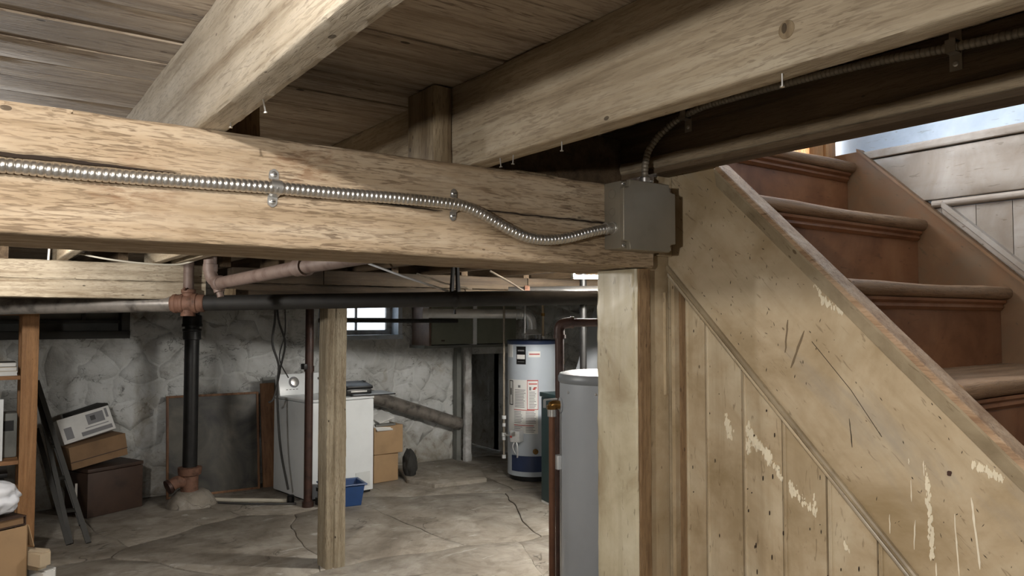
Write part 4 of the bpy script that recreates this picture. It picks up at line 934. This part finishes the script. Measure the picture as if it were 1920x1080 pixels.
# ------------------------------------------------------------------ TEAL CABINET, GREY TANK, NEAR PIPES
t = thing('boiler_cabinet', 'dark teal metal cabinet half hidden behind the copper pipe', 'cabinet', (4.6, 5.3, 0))
mt = RZ(-12, (4.28, 5.57, 0))
MB().box((0, -.72, .02), (.5, 0, .955), mt, .006).build('body', 'teal', t); MB().box((-.012, -.735, .96), (.51, .012, 1.0), mt, .006).build('lid', 'teal', t); MB().box((0, -.72, -.002), (.5, 0, .02), mt).build('base_strip', 'paper', t, False)
TX, TY, TR = 2.60, 2.83, .245
t = thing('pressure_tank', 'tall grey cylindrical tank standing behind the near cream post', 'tank', (TX, TY, 0))
MB().lathe([(TR-.01, 0), (TR, .02), (TR, 1.36)], (TX, TY, 0), 64).build('tank', 'tank', t)
MB().lathe([(TR+.002, 0), (TR+.008, .01), (TR+.008, .028), (TR, .045), (TR-.03, .052), (.04, .056)], (TX, TY, 1.355), 64).build('lid', 'tanklid', t)
TA = math.atan2(-TY, -TX)
def tp(a, r, z): return Vector((TX+r*math.cos(TA+math.radians(a)), TY+r*math.sin(TA+math.radians(a)), z))
for a in (-52, -14): MB().lathe([(.006, 0), (.006, .003), (.003, .005)], tp(a, TR, 1.315), 10, tp(a, 1, 0)-tp(a, 0, 0)).build('screw', 'steel', t)
MB().lathe([(.04, 0), (.04, .006), (.02, .008)], tp(-74, TR-.002, 1.245), 20, tp(-74, 1, 0)-tp(-74, 0, 0)).build('port_flange', 'tank', t)
MB().box((-.022, -.02, .93), (.022, .02, 1.0), Matrix.Translation(tp(-76, TR+.008, 0)), .006).build('white_cap', 'white', t)
cx, cy = 2.005, 2.545
t = thing('copper_pipe', 'brown copper pipe rising from the floor to a brass elbow by the grey tank', 'pipe', (2.13, 2.70, 0))
cpt = tp(-74, TR+.045, 0)
MB().tube([(cpt.x, cpt.y, 0), (cpt.x, cpt.y, 1.205)], .0165, 14).build('pipe_run', 'copper', t)
MB().lathe([(.022, 0), (.022, .035), (.018, .038)], (cpt.x, cpt.y, 1.19), 16).build('collar', 'steel', t)
e0 = Vector((cpt.x, cpt.y, 1.23)); e1 = tp(-74, TR+.005, 1.245)
MB().tube(path([e0, e0+Vector((0, 0, .015)), (e0+e1)/2+Vector((0, 0, .01)), e1], .008), .022, 14).lathe([(.027, 0), (.027, .02)], e0-Vector((0, 0, .005)), 8).build('brass_elbow', 'brass', t)
MB().box((-.05, -.006, 1.235), (-.042, .006, 1.275), Matrix.Translation((cpt.x, cpt.y, 0))).box((-.045, -.006, 1.27), (.03, .006, 1.277), Matrix.Translation((cpt.x, cpt.y, 0))).build('handle', 'steel', t, False)
ix, iy = 2.60, 3.22
t = thing('iron_pipe', 'dark iron pipe with an elbow standing between teal cabinet and grey tank', 'pipe', (ix, iy, 0))
ih = Vector((.822, -.569, 0))
MB().tube([(ix, iy, .0), (ix, iy, 1.60)], .024, 16).build('pipe_run', 'rustdark', t); MB().tube([tuple(Vector((ix, iy, 1.65))+ih*.05), tuple(Vector((ix, iy, 1.65))+ih*.7)], .022, 16).build('pipe_run', 'rustdark', t)
MB().tube(path([(ix, iy, 1.57), (ix, iy, 1.62), tuple(Vector((ix, iy, 1.643))+ih*.02), tuple(Vector((ix, iy, 1.65))+ih*.07)], .01), .029, 16).lathe([(.034, 0), (.034, .02)], (ix, iy, 1.565), 16).lathe([(.033, 0), (.033, .018)], Vector((ix, iy, 1.65))+ih*.06, 16, ih).build('elbow', 'rustdark', t)
o = MB().tube([(3.93, 4.57, 0), (3.93, 4.57, 2.18)], .028, 12).build('iron_pipe', 'iron', None); tag(o, 'black vertical pipe seen between the elbow pipe and the cream post', 'pipe')
# pale sheets leaning by the heater
for pts, nm, lab, m in [([(5.55, 6.7, .85), (6.25, 6.2, .85), (6.25, 6.2, 2.02), (5.85, 6.5, 2.02)], 'plastic_sheet', 'grey white plastic sheet hanging right of the water heater', 'tank'), ([(5.35, 5.7, .9), (5.8, 5.38, .9), (5.8, 5.38, 2.02), (5.6, 5.53, 2.02)], 'plastic_sheet', 'bright white sheet hanging nearest the cream post', 'paper')]:
    a, b_, c_, d_ = [Vector(p) for p in pts]; mb = MB(); n = 14; vs = []
    nr = (b_-a).cross(d_-a).normalized()
    for i in range(n+1):
        for j in range(n+1):
            u, v = i/n, j/n; p = (a*(1-u)+b_*u)*(1-v)+(d_*(1-u)+c_*u)*v+nr*.03*noise.noise(Vector((u*5, v*2, a.x))); vs.append(p)
    m_ = (n+1)**2; vs += [p+nr*.004 for p in vs]
    fs = [(i*(n+1)+j, (i+1)*(n+1)+j, (i+1)*(n+1)+j+1, i*(n+1)+j+1) for i in range(n) for j in range(n)]; fs += [tuple(m_+k for k in f[::-1]) for f in fs]
    ring = [j for j in range(n+1)]+[i*(n+1)+n for i in range(1, n+1)]+[n*(n+1)+j for j in range(n-1, -1, -1)]+[i*(n+1) for i in range(n-1, 0, -1)]
    fs += [(ring[k], ring[(k+1) % len(ring)], m_+ring[(k+1) % len(ring)], m_+ring[k]) for k in range(len(ring))]
    o = mb.add([tuple(p) for p in vs], fs).build(nm, m, None); tag(o, lab, 'sheet')
# tube lamp
t = thing('tube_lamp', 'lit fluorescent tube lamp under the joists, peeking out left of the cream post', 'lamp', (3.6, 3.5, 2.0))
la, lb_ = Vector((3.20, 3.82, 1.945)), Vector((4.15, 3.16, 1.945)); ld = (lb_-la).normalized()
MB().tube([la, lb_], .0125, 14).build('tube', 'tube', t); la2 = la+Vector((0, 0, .042)); lb2 = lb_+Vector((0, 0, .042))
mb = MB(); pe = Vector((-ld.y, ld.x, 0))*.02
mb.add([la2+pe, lb2+pe, lb2-pe, la2-pe, la2+pe*.6+Vector((0, 0, .02)), lb2+pe*.6+Vector((0, 0, .02)), lb2-pe*.6+Vector((0, 0, .02)), la2-pe*.6+Vector((0, 0, .02))], [(0, 1, 2, 3), (4, 5, 6, 7), (0, 1, 5, 4), (1, 2, 6, 5), (2, 3, 7, 6), (3, 0, 4, 7)])
mb.build('housing', 'greycase', t, False)
for p in (la, lb_): MB().box((-.008, -.012, -.014), (.008, .012, .042), Matrix.Translation(p)).build('socket', 'greycase', t, False)

# ------------------------------------------------------------------ WASHER AND WHAT STANDS ROUND IT
t = thing('washing_machine', 'white top loading washing machine behind the square wooden post', 'washing machine', (2.85, 7.1, 0))
mt = RZ(8, (2.52, 6.765, 0))
MB().box((0, 0, .02), (.70, .68, .895), mt, .008).build('cabinet', 'white', t)
MB().box((-.003, -.006, .90), (.703, .685, .925), mt, .006).build('top_panel', 'white', t); MB().box((.02, .02, 0), (.68, .66, .02), mt).build('plinth', 'black', t, False)
mc = mt @ Matrix.Translation((0, .60, .925)) @ Matrix.Rotation(math.radians(-14), 4, 'X')
co = MB().box((.01, -.02, -.01), (.69, .05, .205), mc, .01).build('console', 'white', t)
D_ = MB().lathe([(.042, 0), (.04, .018), (.02, .022)], mc @ Vector((.17, -.021, .12)), 24, mc.to_3x3() @ Vector((0, -1, 0))).build('dial', 'steel', co)
MB().lathe([(.055, 0), (.055, .002)], mc @ Vector((.17, -.0195, .12)), 24, mc.to_3x3() @ Vector((0, -1, 0))).build('dial_plate', 'print', co)
for k in range(4): MB().box((.08+k*.035, -.0225, .045), (.10+k*.035, -.02, .052), mc).build('print_mark', 'print', co, False)
MB().box((.50, -.004, .06), (.66, .001, .20), mt, .002).build('filter_flap', 'whiteg', t)
b0 = thing('tray_board', 'flat dark board with a pale blue top lying on the washing machine', 'board', (3.1, 6.95, .925))
mt2 = RZ(-4, (2.98, 6.83, .928))
MB().box((0, 0, .0), (.44, .36, .012), mt2, .004).build('board', 'black', b0); MB().box((.015, .015, .012), (.425, .345, .015), mt2).build('top_sheet', 'heater', b0, False)
t = thing('black_case', 'open black case with a raised lid on the washing machine board', 'case', (3.05, 7.0, .943))
MB().box((-.04, .05, .016), (.21, .29, .065), mt2, .01).build('case_bottom', 'black', t)
ml = mt2 @ Matrix.Translation((-.04, .29, .066)) @ Matrix.Rotation(math.radians(-24), 4, 'X')
MB().box((-.01, -.25, .10), (.25, 0, .13), mt2 @ Matrix.Translation((-.03, .30, 0)) @ Matrix.Rotation(math.radians(8), 4, 'X'), .012).build('case_lid', 'black', t)
MB().box((.19, .20, .06), (.205, .28, .13), mt2).build('hinge', 'black', t, False); MB().box((.0, .045, .035), (.16, .05, .05), mt2).build('silver_trim', 'steel', t, False)
# blue tub
t = thing('plastic_tub', 'blue plastic tub on the floor in front of the washing machine', 'tub', (2.77, 6.5, 0))
mt = RZ(-8, (2.75, 6.53, 0)); mb = MB()
def tub(hx, hy, z): return [(-hx, -hy, z), (hx, -hy, z), (hx, hy, z), (-hx, hy, z)]
L = [tub(.15, .11, 0), tub(.175, .135, .185), tub(.195, .155, .187), tub(.195, .155, .20), tub(.170, .13, .20), tub(.145, .105, .012)]
vs = [p for l in L for p in l]; fs = [(i*4+j, i*4+(j+1)%4, (i+1)*4+(j+1)%4, (i+1)*4+j) for i in range(5) for j in range(4)]+[(3, 2, 1, 0), (20, 21, 22, 23)]
o = mb.add(vs, fs, mt).build('tub', 'blue', t, False); bv = o.modifiers.new('bevel', 'BEVEL'); bv.width = .012; bv.segments = 2
# cardboard boxes right of it
def carton(name, label, mt, sx, sy, sz, mat, flaps=False, group=None, tape=True):
    t = thing(name, label, 'box', tuple(mt.translation), group)
    MB().box((0, 0, 0), (sx, sy, sz), mt, .004).build('carton_body', mat, t)
    if tape: MB().box((-.001, sy*.46, sz), (sx+.001, sy*.54, sz+.0015), mt).build('tape', 'cardpale', t, False)
    return t
carton('cardboard_box', 'lower cardboard box right of the washing machine', RZ(6, (3.36, 7.16, 0)), .29, .28, .285, 'card', group='cardboard boxes beside the washing machine')
carton('cardboard_box', 'upper cardboard box right of the washer under white papers', RZ(2, (3.35, 7.14, .29)), .33, .28, .285, 'card', group='cardboard boxes beside the washing machine')
t = thing('paper_pile', 'crumpled white papers lying on the upper cardboard box', 'papers', (3.45, 7.2, .577))
for k, (a, tx, zz_) in enumerate([(6, 2, .585), (-10, 12, .62), (14, -14, .66)]):
    m4 = Matrix.Translation((3.46, 7.22, zz_)) @ Matrix.Rotation(math.radians(a), 4, 'Z') @ Matrix.Rotation(math.radians(30+tx), 4, 'X') @ Matrix.Rotation(math.radians(tx), 4, 'Y')
    MB().box((-.10, -.11, 0), (.09, .10, .012), m4, .003).build('sheet', 'paper', t)
MB().box((-.1, -.1, 0), (.12, .1, .02), Matrix.Translation((3.46, 7.22, .578))).build('grey_folder', 'greycase', t, False)
def lump(c, rx, ry, rz, mat, name, parent, seed, amp=.25, f=2.5):
    bm = bmesh.new(); bmesh.ops.create_icosphere(bm, subdivisions=4, radius=1); mb = MB(); vs = []
    for v in bm.verts:
        n_ = v.co*(1+amp*noise.noise(v.co*f+Vector((seed, 0, 0)))+amp*.35*noise.noise(v.co*f*3.1+Vector((seed, 4, 0))))
        vs.append((c[0]+n_.x*rx, c[1]+n_.y*ry, max(c[2]+n_.z*rz, c[2]-rz*.98)))
    mb.add(vs, [[v.index for v in f_.verts] for f_ in bm.faces]); bm.free()
    return mb.build(name, mat, parent, True, 80)
o = lump((3.77, 7.16, .15), .07, .09, .15, 'darkcloth', 'dark_bag', None, 3); tag(o, 'small dark bag slumped beside the lower cardboard box', 'bag')
# framed picture leaning on the wall
t = thing('framed_picture', 'large dark framed panel leaning on the back wall behind the stack', 'picture', (2.0, 7.6, 0))
mt = Matrix.Translation((1.50, 7.64, 0)) @ Matrix.Rotation(math.radians(-3), 4, 'Z') @ Matrix.Rotation(math.radians(-7), 4, 'X')
MB().box((.02, .005, .02), (.83, .02, .93), mt).build('panel', 'glassdark', t, False)
for a, b_ in (((0, -.004, 0), (.022, .024, .95)), ((.828, -.004, 0), (.85, .024, .95)), ((.022, -.004, .928), (.828, .024, .95)), ((.022, -.004, 0), (.828, .024, .022))): MB().box(a, b_, mt, .003).build('frame_rail', 'frame', t)
o = MB().box((0, 0, 0), (.14, .025, 1.03), Matrix.Translation((2.385, 7.61, 0)) @ Matrix.Rotation(math.radians(-8), 4, 'X'), .003).build('loose_board', 'frame', None); tag(o, 'brown board leaning upright beside the dark framed panel', 'board')
o = MB().box((0, 0, 0), (.30, .02, 1.08), Matrix.Translation((2.42, 7.68, 0)) @ Matrix.Rotation(math.radians(-6), 4, 'X'), .003).build('loose_board', 'greycase', None); tag(o, 'wide grey board behind the brown leaning board', 'board')

# ------------------------------------------------------------------ LEFT CORNER
t = thing('trunk', 'dark brown wooden trunk on the floor at the left', 'trunk', (1.0, 7.5, 0))
mt = RZ(24, (.82, 7.30, 0)); MB().box((0, 0, 0), (.50, .34, .37), mt, .006).build('body', 'trunk', t); MB().box((-.002, -.002, .375), (.502, .342, .405), mt, .004).build('lid', 'trunk', t)
m4 = Matrix.Translation((.70, 7.28, .415)) @ Matrix.Rotation(math.radians(16), 4, 'Z') @ Matrix.Rotation(math.radians(-9), 4, 'Y') @ Matrix.Rotation(math.radians(0), 4, 'X')
t = carton('cardboard_box', 'tilted cardboard box on top of the dark trunk', m4, .46, .32, .19, 'card2', tape=False)
MB().box((-.004, -.006, .06), (.464, .0, .066), m4).build('flap_edge', 'trunk', t, False)
MB().box((.0, -.004, .066), (.46, -.0005, .192), m4).build('front_flap', 'card2', t, False)
m5 = Matrix.Translation((.65, 7.36, .62)) @ Matrix.Rotation(math.radians(14), 4, 'Z') @ Matrix.Rotation(math.radians(-13), 4, 'Y') @ Matrix.Rotation(math.radians(-16), 4, 'X')
t = thing('printed_carton', 'white printed carton tilted on the cardboard box at left', 'box', (.65, 7.36, .62))
MB().box((0, 0, 0), (.42, .22, .215), m5, .004).build('carton_body', 'paper', t)
for a, b_, m_ in (((.22, -.002, .10), (.36, -.0005, .19), 'print'), ((.25, -.003, .13), (.29, -.001, .17), 'black'), ((.15, -.002, .02), (.40, -.0005, .055), 'print'), ((.03, -.002, .03), (.09, -.0005, .13), 'print'), ((.375, -.002, .12), (.395, -.0005, .2), 'print'), ((.19, -.002, .075), (.38, -.0005, .082), 'print')):
    MB().box(a, b_, m5).build('print_mark', m_, t, False)
o = MB().box((0, 0, 0), (.30, .24, .05), Matrix.Translation((.73, 7.52, .80)) @ Matrix.Rotation(math.radians(-16), 4, 'Y') @ Matrix.Rotation(math.radians(14), 4, 'Z'), .006).build('dark_folder', 'darkcloth', None); tag(o, 'dark folder lying behind the white printed carton', 'folder')
t = thing('folded_ladder', 'dark folded stepladder leaning between the shelf and the trunk', 'ladder', (.62, 6.6, 0))
def bar(a, b_, w, d, name, mat, par):
    a, b_ = Vector(a), Vector(b_); q = (b_-a).normalized(); x = q.cross(Vector((0, 1, 0))).normalized()*w/2; y_ = q.cross(x).normalized()*d/2; mb = MB()
    mb.add([a+x+y_, a-x+y_, a-x-y_, a+x-y_, b_+x+y_, b_-x+y_, b_-x-y_, b_+x-y_], [(0, 1, 2, 3), (4, 5, 6, 7), (0, 1, 5, 4), (1, 2, 6, 5), (2, 3, 7, 6), (3, 0, 4, 7)]); return mb.build(name, mat, par, False)
bar((.745, 6.50, .0), (.43, 7.10, 1.17), .035, .07, 'side_rail', 'ladder', t); bar((.635, 6.55, .0), (.42, 7.12, 1.14), .03, .07, 'side_rail', 'ladder', t); bar((.62, 6.53, .0), (.43, 7.05, .80), .035, .06, 'rear_rail', 'ladder', t); bar((.70, 6.6, .12), (.47, 7.05, .95), .022, .05, 'rear_rail', 'ladder', t)
for k in range(4): f_ = .2+.2*k; bar((.635-.215*f_, 6.55+.57*f_, 1.14*f_), (.745-.315*f_, 6.50+.6*f_, 1.17*f_), .02, .05, 'rung', 'ladder', t)
MB().box((.665, 6.66, .30), (.68, 6.68, .42)).build('steel_bracket', 'steel', t, False)
# pine shelf
t = thing('shelf_unit', 'orange pine shelf unit cut by the left edge of the view', 'shelf', (-.1, 6.2, 0))
timber('Z', (.275, 6.12, 0), (.375, 6.16, 1.78), 30, 4, .001, 121, .003).build('post', 'pine', t); timber('Z', (.275, 6.50, 0), (.375, 6.54, 1.78), 30, 4, .001, 122, .003).build('post', 'pine', t)
timber('Z', (-.85, 6.12, 0), (-.75, 6.16, 1.78), 30, 4, .001, 123, .003).build('post', 'pine', t); timber('Z', (-.85, 6.50, 0), (-.75, 6.54, 1.78), 30, 4, .001, 124, .003).build('post', 'pine', t)
for z in (.22, .715, 1.285, 1.72): MB().box((-.85, 6.14, z-.025), (.275, 6.52, z), None, .002).build('shelf_board', 'pineX', t)
for k, (z, w) in enumerate([(1.287, .24), (1.317, .22), (1.347, .23)]):
    p = thing('book', ['lowest pale book of the stack on the upper shelf', 'middle pale book of the stack on the upper shelf', 'top grey book of the stack on the upper shelf'][k], 'book', (.13, 6.2, z), 'books on the upper shelf')
    MB().box((.005, 6.16, z+.003), (.255-k*.004, 6.16+w, z+.026)).build('pages', 'paper', p, False); MB().box((.0, 6.157, z), (.258-k*.004, 6.16+w, z+.003)).box((.0, 6.157, z+.026), (.258-k*.004, 6.16+w, z+.029)).build('cover', ['paper', 'cardpale', 'greycase'][k], p, False)
t = thing('picture_frame', 'white frame with a teal print on the lower shelf at the left edge', 'frame', (.1, 6.2, .717))
MB().box((-.2, 6.17, .717), (.185, 6.19, 1.13), None, .005).build('frame', 'white', t); MB().box((-.17, 6.166, .75), (.157, 6.17, 1.10)).build('print', 'tealpic', t, False)
t = thing('grey_case', 'grey plastic case standing behind the pine post on the lower shelf', 'case', (.22, 6.3, .717))
MB().box((.10, 6.30, .717), (.27, 6.46, 1.02), None, .01).build('body', 'greycase', t); MB().box((.15, 6.296, .90), (.25, 6.30, .97)).build('dial_panel', 'black', t, False)
t = thing('dark_crate', 'black crate in the shadow under the lower pine shelf', 'crate', (0, 6.3, .0)); MB().box((-.3, 6.2, .24), (.2, 6.48, .6), None, .01).build('body', 'darkcloth', t); MB().box((-.32, 6.18, .6), (.22, 6.5, .63), None, .005).build('rim', 'black', t)
# near cardboard box, binder and bag at the lower left
t = thing('cardboard_box', 'open tan cardboard box in the lower left corner', 'box', (.1, 5.5, 0))
mt = RZ(26, (.300, 5.415, 0))
for a, b_, nm in (((-.6, 0, .12), (0, .006, .44), 'front_wall'), ((-.006, 0, .12), (0, .40, .44), 'side_wall'), ((-.6, .394, .12), (0, .40, .44), 'back_wall'), ((-.6, 0, .12), (0, .40, .126), 'bottom')): MB().box(a, b_, mt).build(nm, 'card', t, False)
MB().box((0, 0, 0), (.14, .40, .005), mt @ Matrix.Translation((0, 0, .44)) @ Matrix.Rotation(math.radians(75), 4, 'Y')).build('side_flap', 'card', t, False)
MB().box((-.58, .02, .126), (-.02, .38, .42), mt).build('contents', 'darkcloth', t, False)
t = thing('cardboard_box', 'flattened pale carton under the open box at lower left', 'box', (.1, 5.5, 0)); MB().box((-.62, -.01, 0), (.02, .42, .12), mt, .004).build('carton_body', 'cardpale', t)
t = thing('binder', 'brown binder lying on the open cardboard box under the white bag', 'binder', (.1, 5.5, .44))
MB().box((-.5, .02, .442), (-.0, .30, .448), mt).box((-.5, .02, .49), (-.0, .30, .496), mt).box((-.006, .02, .442), (.0, .30, .496), mt).build('cover', 'trunk', t, False); MB().box((-.5, .03, .449), (-.01, .29, .489), mt).build('pages', 'card2', t, False)
o = lump((.05, 5.50, .60), .21, .16, .115, 'bag', 'plastic_bag', None, 11, .2, 2.3); tag(o, 'crumpled white plastic bag lying on the brown binder at the left edge', 'bag')
for k, (x, y, z0, z1, a, lab, m_) in enumerate([(.447, 5.40, .20, .275, 40, 'upper tan folded carton standing out beside the open box', 'cardpale'), (.476, 5.39, .06, .16, 30, 'lower white folded carton on the floor beside the open box', 'paper')]):
    m6 = RZ(a, (x, y, 0)); p = thing('folded_carton', lab, 'carton', (x, y, 0), 'folded cartons beside the open box')
    MB().prism([(-.115, -.0), (-.04, 0), (0, .05), (0, .32), (-.05, .32)], lambda u, v, w: tuple(m6 @ Vector((u, v, w))), z0 if k == 0 else 0, z1).build('carton_body', m_, p, False)
    MB().box((-.09, .01, z1+.001), (-.045, .16, z1+.006), m6).build('top_flap', m_, p, False)
    if k == 0: MB().box((-.07, .06, .165), (-.01, .28, .199), m6).build('packing', 'cardpale', p, False)
